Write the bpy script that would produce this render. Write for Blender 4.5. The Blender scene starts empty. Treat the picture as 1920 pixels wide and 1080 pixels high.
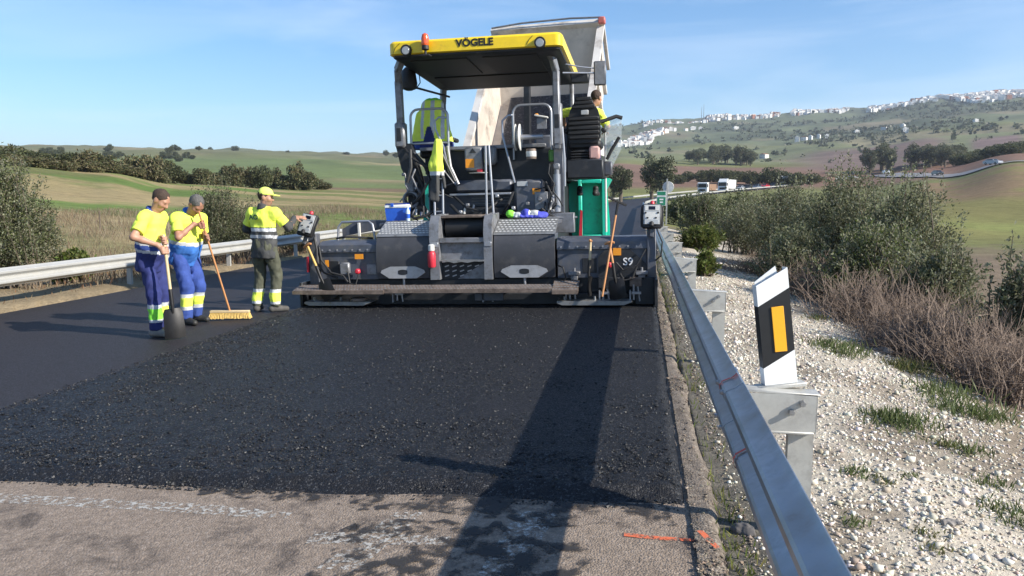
import bpy, bmesh, math, random
import numpy as np
from mathutils import Vector, Matrix, noise as mnoise
random.seed(7); rng = np.random.default_rng(7)
S = bpy.context.scene
COL = S.collection
R = math.radians
# ------------------------------------------------------------------ camera
YAW = 9.35; PITCH = 6.93; EYE = 1.65
cam = bpy.data.cameras.new('camera'); cam.sensor_width = 36; cam.lens = 27
cam.clip_start = 0.05; cam.clip_end = 20000
camo = bpy.data.objects.new('camera', cam); COL.objects.link(camo)
camo.location = (0, 0, EYE); camo.rotation_euler = (R(90 - PITCH), 0, R(YAW))
S.camera = camo
# ------------------------------------------------------------------ world and sun
SUN_EL = 30.0; SUN_BACK = 16.7          # the sun stands to the right of the road and a little behind the camera
sunv = Vector((math.cos(R(SUN_BACK)) * math.cos(R(SUN_EL)), -math.sin(R(SUN_BACK)) * math.cos(R(SUN_EL)), math.sin(R(SUN_EL))))
W = bpy.data.worlds.new('World'); S.world = W; W.use_nodes = True
nt = W.node_tree; nt.nodes.clear()
def N(t, kind, **kw):
    n = t.nodes.new(kind)
    for k, v in kw.items():
        if k in n.inputs: n.inputs[k].default_value = v
        else: setattr(n, k, v)
    return n
sky = N(nt, 'ShaderNodeTexSky', sky_type='NISHITA', sun_disc=False, sun_elevation=R(SUN_EL), sun_rotation=math.atan2(sunv.x, sunv.y))
sky.air_density = 1.0; sky.dust_density = 0.12; sky.ozone_density = 4.5; sky.altitude = 100
# thin cirrus streaks in the sky, laid out by direction
tc = N(nt, 'ShaderNodeTexCoord'); mp = N(nt, 'ShaderNodeMapping'); mp.inputs['Scale'].default_value = (1.2, 1.6, 9.0); mp.inputs['Rotation'].default_value = (0.10, -0.16, 0.3)
nz = N(nt, 'ShaderNodeTexNoise', Scale=1.5, Detail=7.0, Roughness=0.55, Distortion=0.6)
rp = N(nt, 'ShaderNodeValToRGB'); rp.color_ramp.elements[0].position = 0.46; rp.color_ramp.elements[1].position = 0.85
rp.color_ramp.elements[1].color = (0.42, 0.42, 0.42, 1)
hs = N(nt, 'ShaderNodeHueSaturation', Saturation=1.17)
mx = N(nt, 'ShaderNodeMixRGB'); mx.inputs['Color2'].default_value = (6.6, 7.2, 8.0, 1)
bg = N(nt, 'ShaderNodeBackground', Strength=0.104); ow = N(nt, 'ShaderNodeOutputWorld')
for a, b in ((tc.outputs['Generated'], mp.inputs['Vector']), (mp.outputs[0], nz.inputs['Vector']), (nz.outputs['Fac'], rp.inputs[0]),
             (rp.outputs[0], mx.inputs['Fac']), (sky.outputs[0], hs.inputs['Color']), (hs.outputs[0], mx.inputs['Color1']), (mx.outputs[0], bg.inputs['Color']), (bg.outputs[0], ow.inputs[0])):
    nt.links.new(a, b)
sl = bpy.data.lights.new('sun', 'SUN'); sl.energy = 5.0; sl.angle = R(0.53); sl.color = (1.0, 0.94, 0.84)
so = bpy.data.objects.new('sun', sl); COL.objects.link(so); so.rotation_euler = sunv.to_track_quat('Z', 'Y').to_euler()
so.location = (30, -10, 30)
S.view_settings.view_transform = 'Standard'; S.view_settings.look = 'None'; S.view_settings.gamma = 1.0
S.view_settings.exposure = 0.84
S.cycles.max_bounces = 6; S.cycles.diffuse_bounces = 3; S.cycles.transparent_max_bounces = 12

# ------------------------------------------------------------------ helpers
def tag(o, label=None, cat=None, group=None, kind=None):
    if label: o['label'] = label
    if cat: o['category'] = cat
    if group: o['group'] = group
    if kind: o['kind'] = kind
    return o
def empty(name, loc=(0, 0, 0), rot=(0, 0, 0), label=None, cat=None, group=None):
    o = bpy.data.objects.new(name, None); COL.objects.link(o); o.empty_display_size = 0.2
    o.location = loc; o.rotation_euler = rot
    return tag(o, label, cat, group)
def link(name, me, mat=None, parent=None):
    o = bpy.data.objects.new(name, me); COL.objects.link(o)
    if mat is not None and not me.materials:
        for m in (mat if isinstance(mat, (list, tuple)) else [mat]): me.materials.append(m)
    if parent is not None: o.parent = parent
    return o
def copy_tree(o, parent=None):
    c = o.copy(); COL.objects.link(c); c.parent = parent
    for ch in list(o.children): copy_tree(ch, c)
    return c
def np_mesh(name, V, F, smooth=False, mi=None):
    """V (n,3); F (m,3) or (m,4) array"""
    V = np.asarray(V, np.float32); F = np.asarray(F, np.int32)
    me = bpy.data.meshes.new(name); n = F.shape[1]
    me.vertices.add(len(V)); me.vertices.foreach_set('co', V.ravel())
    me.loops.add(F.size); me.loops.foreach_set('vertex_index', F.ravel())
    me.polygons.add(len(F)); me.polygons.foreach_set('loop_start', np.arange(0, F.size, n, dtype=np.int32))
    me.polygons.foreach_set('loop_total', np.full(len(F), n, np.int32))
    if mi is not None: me.polygons.foreach_set('material_index', np.asarray(mi, np.int32))
    me.polygons.foreach_set('use_smooth', np.full(len(F), smooth, bool))
    me.update(calc_edges=True); me.validate()
    return me
def col_attr(me, C, name='Col'):
    a = me.color_attributes.new(name, 'FLOAT_COLOR', 'POINT')
    C4 = np.ones((len(me.vertices), 4), np.float32); C4[:, :3] = C
    a.data.foreach_set('color', C4.ravel())

class MB:
    """collects shapes into ONE mesh"""
    def __init__(s): s.v = []; s.f = []; s.m = []; s.cm = 0
    def add(s, vs, fs, mat=None):
        b = len(s.v); s.v += [tuple(v) for v in vs]; s.f += [[i + b for i in f] for f in fs]; s.m += [s.cm if mat is None else mat] * len(fs); return s
    def box(s, c, d, rot=None, bev=0.0, mat=None):
        c = Vector(c); h = [x / 2 for x in d]; bev = min(bev, min(h) * 0.49)
        Rm = Matrix.Identity(3) if rot is None else (rot if isinstance(rot, Matrix) else Matrix.Rotation(rot[2], 3, 'Z') @ Matrix.Rotation(rot[1], 3, 'Y') @ Matrix.Rotation(rot[0], 3, 'X'))
        sg = [(x, y, z) for x in (-1, 1) for y in (-1, 1) for z in (-1, 1)]
        if bev <= 0:
            vs = [c + Rm @ Vector([q[i] * h[i] for i in range(3)]) for q in sg]
            return s.add(vs, [(0, 1, 3, 2), (4, 6, 7, 5), (0, 4, 5, 1), (2, 3, 7, 6), (0, 2, 6, 4), (1, 5, 7, 3)], mat)
        vs = []; idx = {}
        for q in sg:
            for a in range(3):
                idx[q, a] = len(vs); vs.append(c + Rm @ Vector([q[i] * (h[i] if i == a else h[i] - bev) for i in range(3)]))
        fs = []
        for a in range(3):
            b, e = (a + 1) % 3, (a + 2) % 3
            for sa in (-1, 1):
                qs = []
                for sb, se in ((-1, -1), (1, -1), (1, 1), (-1, 1)):
                    q = [0, 0, 0]; q[a] = sa; q[b] = sb; q[e] = se; qs.append(idx[tuple(q), a])
                fs.append(qs if sa > 0 else qs[::-1])
            for sa in (-1, 1):
                for sb in (-1, 1):
                    q0 = [0, 0, 0]; q0[a] = sa; q0[b] = sb; q0[e] = -1; q1 = list(q0); q1[e] = 1
                    q0 = tuple(q0); q1 = tuple(q1)
                    f = [idx[q0, a], idx[q0, b], idx[q1, b], idx[q1, a]]; fs.append(f if sa * sb > 0 else f[::-1])
        for q in sg:
            f = [idx[q, 0], idx[q, 1], idx[q, 2]]; fs.append(f if q[0] * q[1] * q[2] > 0 else f[::-1])
        return s.add(vs, fs, mat)
    def bb(s, x0, x1, y0, y1, z0, z1, bev=0.0, mat=None):
        return s.box(((x0 + x1) / 2, (y0 + y1) / 2, (z0 + z1) / 2), (abs(x1 - x0), abs(y1 - y0), abs(z1 - z0)), None, bev, mat)
    def tube(s, pts, r, n=8, mat=None, cap=True, closed=False):
        pts = [Vector(p) for p in pts]; k = len(pts)
        rs = r if isinstance(r, (list, tuple)) else [r] * k
        vs = []; up = None
        for i, p in enumerate(pts):
            if closed: t = pts[(i + 1) % k] - pts[i - 1]
            else: t = pts[min(i + 1, k - 1)] - pts[max(i - 1, 0)]
            t.normalize()
            if up is None: up = t.orthogonal().normalized()
            else:
                up = up - t * up.dot(t)
                up = up.normalized() if up.length > 1e-6 else t.orthogonal().normalized()
            w = t.cross(up)
            for j in range(n):
                a = 2 * math.pi * (j + .5) / n
                vs.append(p + (up * math.cos(a) + w * math.sin(a)) * rs[i])
        fs = []
        for i in range(k if closed else k - 1):
            i2 = (i + 1) % k
            for j in range(n): fs.append((i * n + j, i * n + (j + 1) % n, i2 * n + (j + 1) % n, i2 * n + j))
        if cap and not closed: fs.append(list(range(n))[::-1]); fs.append([(k - 1) * n + j for j in range(n)])
        return s.add(vs, fs, mat)
    def cyl(s, a, b, r, r2=None, n=14, mat=None): return s.tube([a, b], [r, r if r2 is None else r2], n, mat)
    def prism(s, poly, axis, a0, a1, mat=None):
        """poly in the two other axes (order x,y,z without axis), extruded along axis"""
        n = len(poly); o = [i for i in range(3) if i != axis]; vs = []
        for a in (a0, a1):
            for p in poly:
                v = [0, 0, 0]; v[axis] = a; v[o[0]] = p[0]; v[o[1]] = p[1]; vs.append(v)
        fs = [list(range(n))[::-1], [n + i for i in range(n)]] + [(i, (i + 1) % n, n + (i + 1) % n, n + i) for i in range(n)]
        return s.add(vs, fs, mat)
    def lathe(s, prof, c, axis='Z', n=16, mat=None):
        c = Vector(c); vs = []; fs = []
        for r, h in prof:
            for j in range(n):
                a = 2 * math.pi * j / n; p = (r * math.cos(a), r * math.sin(a), h)
                vs.append(c + Vector(p if axis == 'Z' else ((p[2], p[0], p[1]) if axis == 'X' else (p[1], p[2], p[0]))))
        k = len(prof)
        for i in range(k - 1):
            for j in range(n): fs.append((i * n + j, i * n + (j + 1) % n, (i + 1) * n + (j + 1) % n, (i + 1) * n + j))
        fs.append(list(range(n))[::-1]); fs.append([(k - 1) * n + j for j in range(n)])
        return s.add(vs, fs, mat)
    def ball(s, c, r, n=12, mat=None):
        r = (r, r, r) if isinstance(r, (int, float)) else r; m = n // 2; vs = [(c[0], c[1], c[2] - r[2])]; fs = []
        for i in range(1, m):
            t = math.pi * i / m - math.pi / 2
            for j in range(n):
                a = 2 * math.pi * j / n; vs.append((c[0] + r[0] * math.cos(t) * math.cos(a), c[1] + r[1] * math.cos(t) * math.sin(a), c[2] + r[2] * math.sin(t)))
        vs.append((c[0], c[1], c[2] + r[2])); e = len(vs) - 1
        for j in range(n):
            fs.append((0, 1 + (j + 1) % n, 1 + j)); fs.append((e, 1 + (m - 2) * n + j, 1 + (m - 2) * n + (j + 1) % n))
            for i in range(m - 2): fs.append((1 + i * n + j, 1 + i * n + (j + 1) % n, 1 + (i + 1) * n + (j + 1) % n, 1 + (i + 1) * n + j))
        return s.add(vs, fs, mat)
    def mesh(s, name, smooth=True, angle=38):
        me = bpy.data.meshes.new(name); me.from_pydata(s.v, [], s.f)
        for p, m in zip(me.polygons, s.m): p.material_index = m
        bm = bmesh.new(); bm.from_mesh(me); bmesh.ops.recalc_face_normals(bm, faces=bm.faces); bm.to_mesh(me); bm.free()
        if smooth:
            me.polygons.foreach_set('use_smooth', [True] * len(me.polygons)); me.set_sharp_from_angle(angle=R(angle))
        return me
    def build(s, name, mat, parent=None, smooth=True, angle=38): return link(name, s.mesh(name, smooth, angle), mat, parent)

def mat_nodes(name):
    m = bpy.data.materials.new(name); m.use_nodes = True; t = m.node_tree; t.nodes.clear()
    o = t.nodes.new('ShaderNodeOutputMaterial'); p = t.nodes.new('ShaderNodeBsdfPrincipled'); t.links.new(p.outputs[0], o.inputs[0])
    return m, t, p
def M(name, col, rough=0.6, metal=0.0, var=0.18, vs=6.0, bump=0.0, bs=80.0, dirt=None, dirt_amt=0.0, dirt_s=3.0, spec=0.5, coat=0.0, emit=None, trans=0.0):
    m, t, p = mat_nodes(name); L = t.links.new
    p.inputs['Roughness'].default_value = rough; p.inputs['Metallic'].default_value = metal
    p.inputs['Specular IOR Level'].default_value = spec; p.inputs['Coat Weight'].default_value = coat
    p.inputs['Transmission Weight'].default_value = trans
    c = t.nodes.new('ShaderNodeTexCoord')
    n1 = N(t, 'ShaderNodeTexNoise', Scale=vs, Detail=6.0, Roughness=0.65); L(c.outputs['Object'], n1.inputs['Vector'])
    mr = N(t, 'ShaderNodeMapRange'); mr.inputs[1].default_value = 0.3; mr.inputs[2].default_value = 0.7; mr.inputs[3].default_value = 1 - var; mr.inputs[4].default_value = 1 + var
    L(n1.outputs['Fac'], mr.inputs[0])
    mm = N(t, 'ShaderNodeMixRGB', blend_type='MULTIPLY'); mm.inputs['Fac'].default_value = 1; mm.inputs['Color1'].default_value = (*col, 1); L(mr.outputs[0], mm.inputs['Color2'])
    out = mm.outputs[0]
    if dirt is not None:
        n2 = N(t, 'ShaderNodeTexNoise', Scale=dirt_s, Detail=8.0, Roughness=0.7); L(c.outputs['Object'], n2.inputs['Vector'])
        r2 = N(t, 'ShaderNodeMapRange'); r2.inputs[1].default_value = 0.62 - 0.35 * dirt_amt; r2.inputs[2].default_value = 0.78 - 0.2 * dirt_amt; L(n2.outputs['Fac'], r2.inputs[0])
        md = N(t, 'ShaderNodeMixRGB'); md.inputs['Color2'].default_value = (*dirt, 1); L(r2.outputs[0], md.inputs['Fac']); L(out, md.inputs['Color1']); out = md.outputs[0]
    L(out, p.inputs['Base Color'])
    if bump:
        n3 = N(t, 'ShaderNodeTexNoise', Scale=bs, Detail=4.0); L(c.outputs['Object'], n3.inputs['Vector'])
        b = N(t, 'ShaderNodeBump', Strength=bump, Distance=0.01); L(n3.outputs['Fac'], b.inputs['Height']); L(b.outputs[0], p.inputs['Normal'])
    if emit: p.inputs['Emission Color'].default_value = (*emit[:3], 1); p.inputs['Emission Strength'].default_value = emit[3]
    return m
def pix(px, py):
    """direction of sight through a point of the 1920x1080 frame, to survey where things stand"""
    y = R(YAW); q = R(PITCH); x = (px - 960) / 1440; v = -(py - 540) / 1440
    F = Vector((-math.sin(y) * math.cos(q), math.cos(y) * math.cos(q), -math.sin(q))); Rt = Vector((math.cos(y), math.sin(y), 0)); U = Vector((-math.sin(y) * math.sin(q), math.cos(y) * math.sin(q), math.cos(q)))
    return F + Rt * x + U * v

# ------------------------------------------------------------------ terrain
CF = 0.025                                   # crossfall of the road: the left side lies lower
def road_c(Y): Y = np.asarray(Y, float); return np.where(Y > 100, (Y - 100) ** 2 / 600, 0.0)
def road_z(Y): Y = np.asarray(Y, float); t = np.clip((Y - 110) / 190, 0, 1); return 5.5 * t ** 1.6
def gz(x, Y=0.0): return CF * x
XL, XR = -10.15, 0.36                         # edges of the carriageway
TAB = {  # frame column: (distance, frame row) of the ground along that line of sight
 -500: ((26, 445), (60, 370), (100, 315), (140, 325), (300, 320), (600, 285), (1500, 275), (2600, 282)),
 0: ((26, 445), (60, 372), (100, 306), (130, 318), (300, 318), (600, 288), (1500, 276), (2600, 284)),
 200: ((26, 447), (60, 385), (105, 322), (150, 334), (350, 318), (700, 288), (1500, 280), (2600, 286)),
 340: ((26, 449), (60, 393), (115, 344), (170, 344), (400, 314), (800, 287), (1500, 282), (2600, 287)),
 600: ((26, 450), (60, 397), (120, 357), (200, 350), (450, 314), (800, 292), (1500, 288), (2600, 292)),
 760: ((26, 450), (60, 400), (120, 364), (200, 352), (450, 320), (800, 295), (1500, 290), (2600, 292)),
 1100: ((30, 460), (100, 388), (200, 366), (400, 330), (700, 300), (1300, 275), (2000, 242), (2600, 246)),
 1160: ((30, 460), (100, 388), (200, 362), (300, 343), (500, 305), (900, 283), (1300, 270), (2000, 237), (2600, 242)),
 1250: ((30, 470), (100, 392), (200, 364), (300, 342), (500, 310), (800, 290), (1300, 262), (2000, 225), (2600, 232)),
 1400: ((30, 480), (100, 396), (220, 358), (300, 343), (500, 316), (800, 298), (1300, 256), (2000, 215), (2600, 222)),
 1600: ((30, 490), (100, 398), (220, 360), (350, 332), (600, 303), (900, 270), (1400, 240), (2000, 203), (2600, 210)),
 1750: ((30, 500), (60, 430), (100, 388), (180, 348), (300, 326), (500, 300), (800, 262), (1300, 226), (2000, 185), (2600, 196)),
 1900: ((30, 500), (60, 438), (90, 400), (170, 316), (230, 300), (500, 282), (800, 252), (1300, 212), (2000, 172), (2600, 182)),
 2400: ((30, 500), (60, 440), (100, 380), (170, 306), (230, 292), (500, 270), (800, 240), (1300, 205), (2000, 165), (2600, 176))}
LOGR = np.linspace(math.log(20), math.log(6500), 140)
TAZ = []; TEL = []
for cx_ in sorted(TAB):
    a_ = math.atan((cx_ - 960) / 1440); rr = []; ee = []
    for r_, y_ in TAB[cx_]:
        d_ = pix(cx_, y_); rr.append(math.log(r_)); ee.append((EYE + r_ * d_.z / math.hypot(d_.x, d_.y)))
    zz = np.interp(LOGR, rr, np.array(ee) / np.exp(rr))       # tangent of elevation (about the datum)
    k = np.hanning(9); k /= k.sum(); zp = np.pad(zz, 4, mode='edge'); zz = np.convolve(zp, k, 'valid')
    TAZ.append(a_); TEL.append(zz)
TAZ = np.array(TAZ); TEL = np.array(TEL)
def vnoise(x, y, s, seed=0):
    """smooth value noise, vectorised"""
    x = np.asarray(x, float) / s + seed * 17.3; y = np.asarray(y, float) / s - seed * 9.1
    xi = np.floor(x).astype(np.int64); yi = np.floor(y).astype(np.int64); fx = x - xi; fy = y - yi
    fx = fx * fx * (3 - 2 * fx); fy = fy * fy * (3 - 2 * fy)
    def h(a, b):
        n = (a * 374761393 + b * 668265263 + seed * 974634777) & 0xffffffff; n = ((n ^ (n >> 13)) * 1274126177) & 0xffffffff
        return ((n ^ (n >> 16)) & 0xffff) / 65535.0
    return (h(xi, yi) * (1 - fx) + h(xi + 1, yi) * fx) * (1 - fy) + (h(xi, yi + 1) * (1 - fx) + h(xi + 1, yi + 1) * fx) * fy
def fbm(x, y, s, seed=0, o=4): return sum(vnoise(x, y, s / 2 ** i, seed + i) * 0.5 ** i for i in range(o)) / sum(0.5 ** i for i in range(o))
def sstep(a, b, x): t = np.clip((x - a) / (b - a), 0, 1); return t * t * (3 - 2 * t)
def az_r(x, y):
    r = np.hypot(x, y); a = np.arctan2(x, y) + R(YAW)          # azimuth right of the camera's heading
    return (a + math.pi) % (2 * math.pi) - math.pi, r
def T(x, y):
    x = np.asarray(x, float); y = np.asarray(y, float); a, r = az_r(x, y)
    ac = np.clip(a, TAZ[0], TAZ[-1]); lr = np.clip(np.log(np.maximum(r, 20)), LOGR[0], LOGR[-1])
    fi = np.clip(np.searchsorted(TAZ, ac) - 1, 0, len(TAZ) - 2); fa = (ac - TAZ[fi]) / (TAZ[fi + 1] - TAZ[fi])
    fa = fa * fa * (3 - 2 * fa)
    li = (lr - LOGR[0]) / (LOGR[1] - LOGR[0]); l0 = np.clip(li.astype(int), 0, len(LOGR) - 2); fl = li - l0
    g = lambda i: TEL[i, l0] * (1 - fl) + TEL[i, l0 + 1] * fl
    far = (g(fi) * (1 - fa) + g(fi + 1) * fa) * r
    far = far * np.where(np.abs(a) > 1.0, np.clip(1.6 - 0.6 * np.abs(a), 0.12, 1), 1)
    far = far + (fbm(x, y, 90, 3) - 0.5) * np.clip((r - 150) / 1500, 0, 1) * 26 + (fbm(x, y, 14, 5) - 0.5) * np.clip((r - 20) / 60, 0, 1) * 0.5
    xr = x - road_c(y)
    right = np.interp(xr, [0.3, 0.5, 0.9, 1.6, 2.6, 4, 6, 9, 14, 25], [-0.06, -0.055, -0.03, -0.06, -0.22, -0.52, -0.85, -1.2, -1.6, -2.2])
    left = np.interp(-xr, [10, 10.4, 11.5, 13, 16, 22, 30], [-0.30, -0.24, -0.2, -0.28, -0.35, -0.1, 0.3])
    near = np.where(xr > -5, right, left) + (fbm(x, y, 1.3, 8) - 0.5) * 0.10 * sstep(0.7, 1.6, np.maximum(xr, -xr - 9.6)) + (fbm(x, y, 5, 9) - 0.5) * 0.25 * sstep(2.0, 5, np.maximum(xr, -xr - 9.6))
    w = sstep(18, 42, r); w = np.where(y < 0, sstep(30, 80, r), w)
    z = near * (1 - w) + far * w
    # the ground is shaped down to the carriageway where the road runs
    rw = np.maximum(xr - XR - 0.06, XL - 0.1 - xr); k = (1 - sstep(0.0, 9.0, rw)) * (y < 330) * (y > -300)
    k = np.where(r < 22, (rw < 0), k)
    base = road_z(y) + CF * np.clip(xr, -11, 1) - np.where(rw < 0.1, 0.20, 0.3 * sstep(0.1, 3, rw) * (r > 22))
    return z * (1 - k) + base * k
def Tz(x, y): return float(T(np.array([x]), np.array([y]))[0])
def ground_hit(px, py, rmax=6000):
    """where a line of sight meets the ground"""
    d = pix(px, py); h = math.hypot(d.x, d.y); rs = np.exp(np.linspace(math.log(2.0), math.log(rmax), 4000))
    X = rs * d.x / h; Y = rs * d.y / h; Z = EYE + rs * d.z / h; g = T(X, Y); b = np.nonzero(Z < g)[0]
    i = b[0] if len(b) else len(rs) - 1
    return Vector((X[i], Y[i], g[i]))
def at_dist(px, r):
    d = pix(px, 365); h = math.hypot(d.x, d.y); x = r * d.x / h; y = r * d.y / h
    return Vector((x, y, Tz(x, y)))
# azimuths: fine in view, coarse behind
azs = np.concatenate([np.radians(np.linspace(-180, -46, 40, endpoint=False)), np.radians(np.linspace(-46, 46, 420, endpoint=False)), np.radians(np.linspace(46, 180, 40, endpoint=False))])
rs = np.exp(np.linspace(math.log(1.2), math.log(6500), 330))
AA, RR = np.meshgrid(azs, rs); th = AA - R(YAW); X = RR * np.sin(th); Y = RR * np.cos(th)
Z = T(X, Y); Z = np.where(RR > 2700, Z - (RR - 2700) * 0.06, Z)
na, nr = len(azs), len(rs)
V = np.stack([X.ravel(), Y.ravel(), Z.ravel()], 1); V = np.vstack([V, [[0, 0, Tz(0, 0)]]])
I = np.arange(nr * na).reshape(nr, na); I2 = np.roll(I, -1, 1)
F = np.stack([I[:-1], I2[:-1], I2[1:], I[1:]], -1).reshape(-1, 4)
F = F[:, ::-1]
cap = np.stack([I[0], np.full(na, nr * na), I2[0], I2[0]], -1)
# colour of the land itself: crops, ploughed soil, scrub, gravel
pxc = 960 + 1440 * np.tan(np.clip(AA, -1.2, 1.2)); r = RR
def mixc(A, B, t): return A * (1 - t[..., None]) + np.array(B) * t[..., None]
n1 = fbm(X, Y, 22, 11); n2 = fbm(X, Y, 7, 12); n3 = fbm(X, Y, 120, 13); n4 = fbm(X * 0.35 + Y * 0.1, Y, 9, 14)
xr = X - road_c(Y)
C = np.zeros((nr, na, 3)) + np.array((0.15, 0.155, 0.06))
left = pxc < 900
C = mixc(C, (0.120, 0.175, 0.045), left * sstep(0.34, 0.52, n1) * (r < 130))
C = mixc(C, (0.31, 0.235, 0.125), left * sstep(0.54, 0.64, n4) * (r < 130) * 0.85)
C = mixc(C, (0.27, 0.215, 0.125), left * sstep(46, 24, r) * (0.5 + 0.5 * sstep(0.35, 0.6, n2)))
C = mixc(C, (0.125, 0.155, 0.06), left * sstep(150, 200, r))
C = mixc(C, (0.16, 0.10, 0.07), left * sstep(560, 610, pxc) * sstep(125, 140, r) * sstep(200, 170, r) * 0.8)
C = mixc(C, (0.30, 0.225, 0.13), left * sstep(0.52, 0.66, fbm(X, Y * 0.6, 130, 21)) * sstep(200, 300, r) * 0.9)
C = mixc(C, (0.15, 0.14, 0.08), left * sstep(620, 760, r) * 0.7)
rt = ~left
C = mixc(C, (0.185, 0.115, 0.082), rt * sstep(225, 260, r) * sstep(520, 470, r))
C = mixc(C, (0.21, 0.105, 0.068), rt * sstep(225, 300, r) * sstep(420, 380, r) * sstep(0.5, 0.6, n3) * 0.7)
C = mixc(C, (0.155, 0.165, 0.085), rt * sstep(500, 560, r + 60 * (n3 - .5)) * sstep(1000, 950, r))
C = mixc(C, (0.215, 0.18, 0.115), rt * sstep(0.52, 0.62, n3) * sstep(560, 640, r) * sstep(1500, 1400, r) * 0.7)
C = mixc(C, (0.165, 0.118, 0.098), rt * sstep(1440, 1560, pxc) * sstep(1790, 1730, pxc) * sstep(430, 470, r) * sstep(860, 780, r))
C = mixc(C, (0.18, 0.125, 0.11), rt * sstep(1800, 1820, pxc) * sstep(1910, 1890, pxc) * sstep(560, 600, r) * sstep(800, 740, r))
C = mixc(C, (0.125, 0.14, 0.08), rt * sstep(980, 1080, r))
C = mixc(C, (0.20, 0.165, 0.11), rt * sstep(0.55, 0.62, fbm(X, Y, 260, 31)) * sstep(1000, 1100, r) * 0.8)
C = mixc(C, (0.085, 0.098, 0.062), rt * sstep(0.50, 0.60, fbm(X, Y, 170, 33)) * sstep(950, 1100, r) * 0.85)
# right grassy slope
sl_ = rt * sstep(1690, 1740, pxc) * sstep(40, 60, r) * sstep(215, 195, r)
C = mixc(C, (0.175, 0.16, 0.06), sl_); C = mixc(C, (0.20, 0.135, 0.08), sl_ * sstep(105, 120, r) * sstep(0.36, 0.55, n2) * 0.9)
C = mixc(C, (0.20, 0.215, 0.07), sl_ * sstep(90, 60, r) * sstep(0.4, 0.6, n1))
# near ground right of the rail: pale crushed stone, then stony soil
ng = (xr > -3) * (r < 45) * (Y > -20)
C = mixc(C, (0.19, 0.145, 0.10), ng * sstep(45, 35, r))
edge = 3.0 + 1.2 * (fbm(X, Y, 2.6, 41) - 0.5) + 0.02 * Y
C = mixc(C, (0.46, 0.405, 0.325), ng * sstep(edge + 0.5, edge - 0.5, xr) * (r < 40))
C = mixc(C, (0.16, 0.12, 0.085), ng * sstep(0.52, 0.66, fbm(X, Y, 0.9, 43)) * 0.6)
C = mixc(C, (0.15, 0.135, 0.11), ng * sstep(0.95, 0.6, xr))
C = mixc(C, (0.27, 0.21, 0.13), left * (r < 30) * sstep(30, 22, r))
Cv = np.vstack([C.reshape(-1, 3), [[0.1, 0.09, 0.08]]])
me = np_mesh('terrain', V, F, True)
col_attr(me, Cv)
gm, t, p = mat_nodes('land'); L = t.links.new
at = N(t, 'ShaderNodeVertexColor', layer_name='Col'); gt = N(t, 'ShaderNodeNewGeometry')
v1 = N(t, 'ShaderNodeTexNoise', Scale=0.9, Detail=9.0, Roughness=0.72); L(gt.outputs['Position'], v1.inputs['Vector'])
v2 = N(t, 'ShaderNodeTexNoise', Scale=14.0, Detail=5.0, Roughness=0.7); L(gt.outputs['Position'], v2.inputs['Vector'])
v3 = N(t, 'ShaderNodeTexNoise', Scale=0.02, Detail=8.0, Roughness=0.7); L(gt.outputs['Position'], v3.inputs['Vector'])
def mrange(t, src, a, b, c, d):
    m_ = N(t, 'ShaderNodeMapRange'); m_.inputs[1].default_value = a; m_.inputs[2].default_value = b; m_.inputs[3].default_value = c; m_.inputs[4].default_value = d; t.links.new(src, m_.inputs[0]); return m_.outputs[0]
def mul(t, a, b):
    m_ = N(t, 'ShaderNodeMixRGB', blend_type='MULTIPLY'); m_.inputs['Fac'].default_value = 1; t.links.new(a, m_.inputs['Color1']); t.links.new(b, m_.inputs['Color2']); return m_.outputs[0]
c_ = mul(t, mul(t, mul(t, at.outputs['Color'], mrange(t, v1.outputs['Fac'], .3, .7, .72, 1.28)), mrange(t, v2.outputs['Fac'], .3, .7, .75, 1.25)), mrange(t, v3.outputs['Fac'], .3, .7, .75, 1.25))
L(c_, p.inputs['Base Color']); p.inputs['Roughness'].default_value = 0.95; p.inputs['Specular IOR Level'].default_value = 0.1
b_ = N(t, 'ShaderNodeBump', Strength=0.6, Distance=0.05); L(v2.outputs['Fac'], b_.inputs['Height']); L(b_.outputs[0], p.inputs['Normal'])
tag(link('terrain', me, gm), 'rolling farmland with green crops, ploughed brown fields and scrubby hills', 'terrain', kind='structure')

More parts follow.
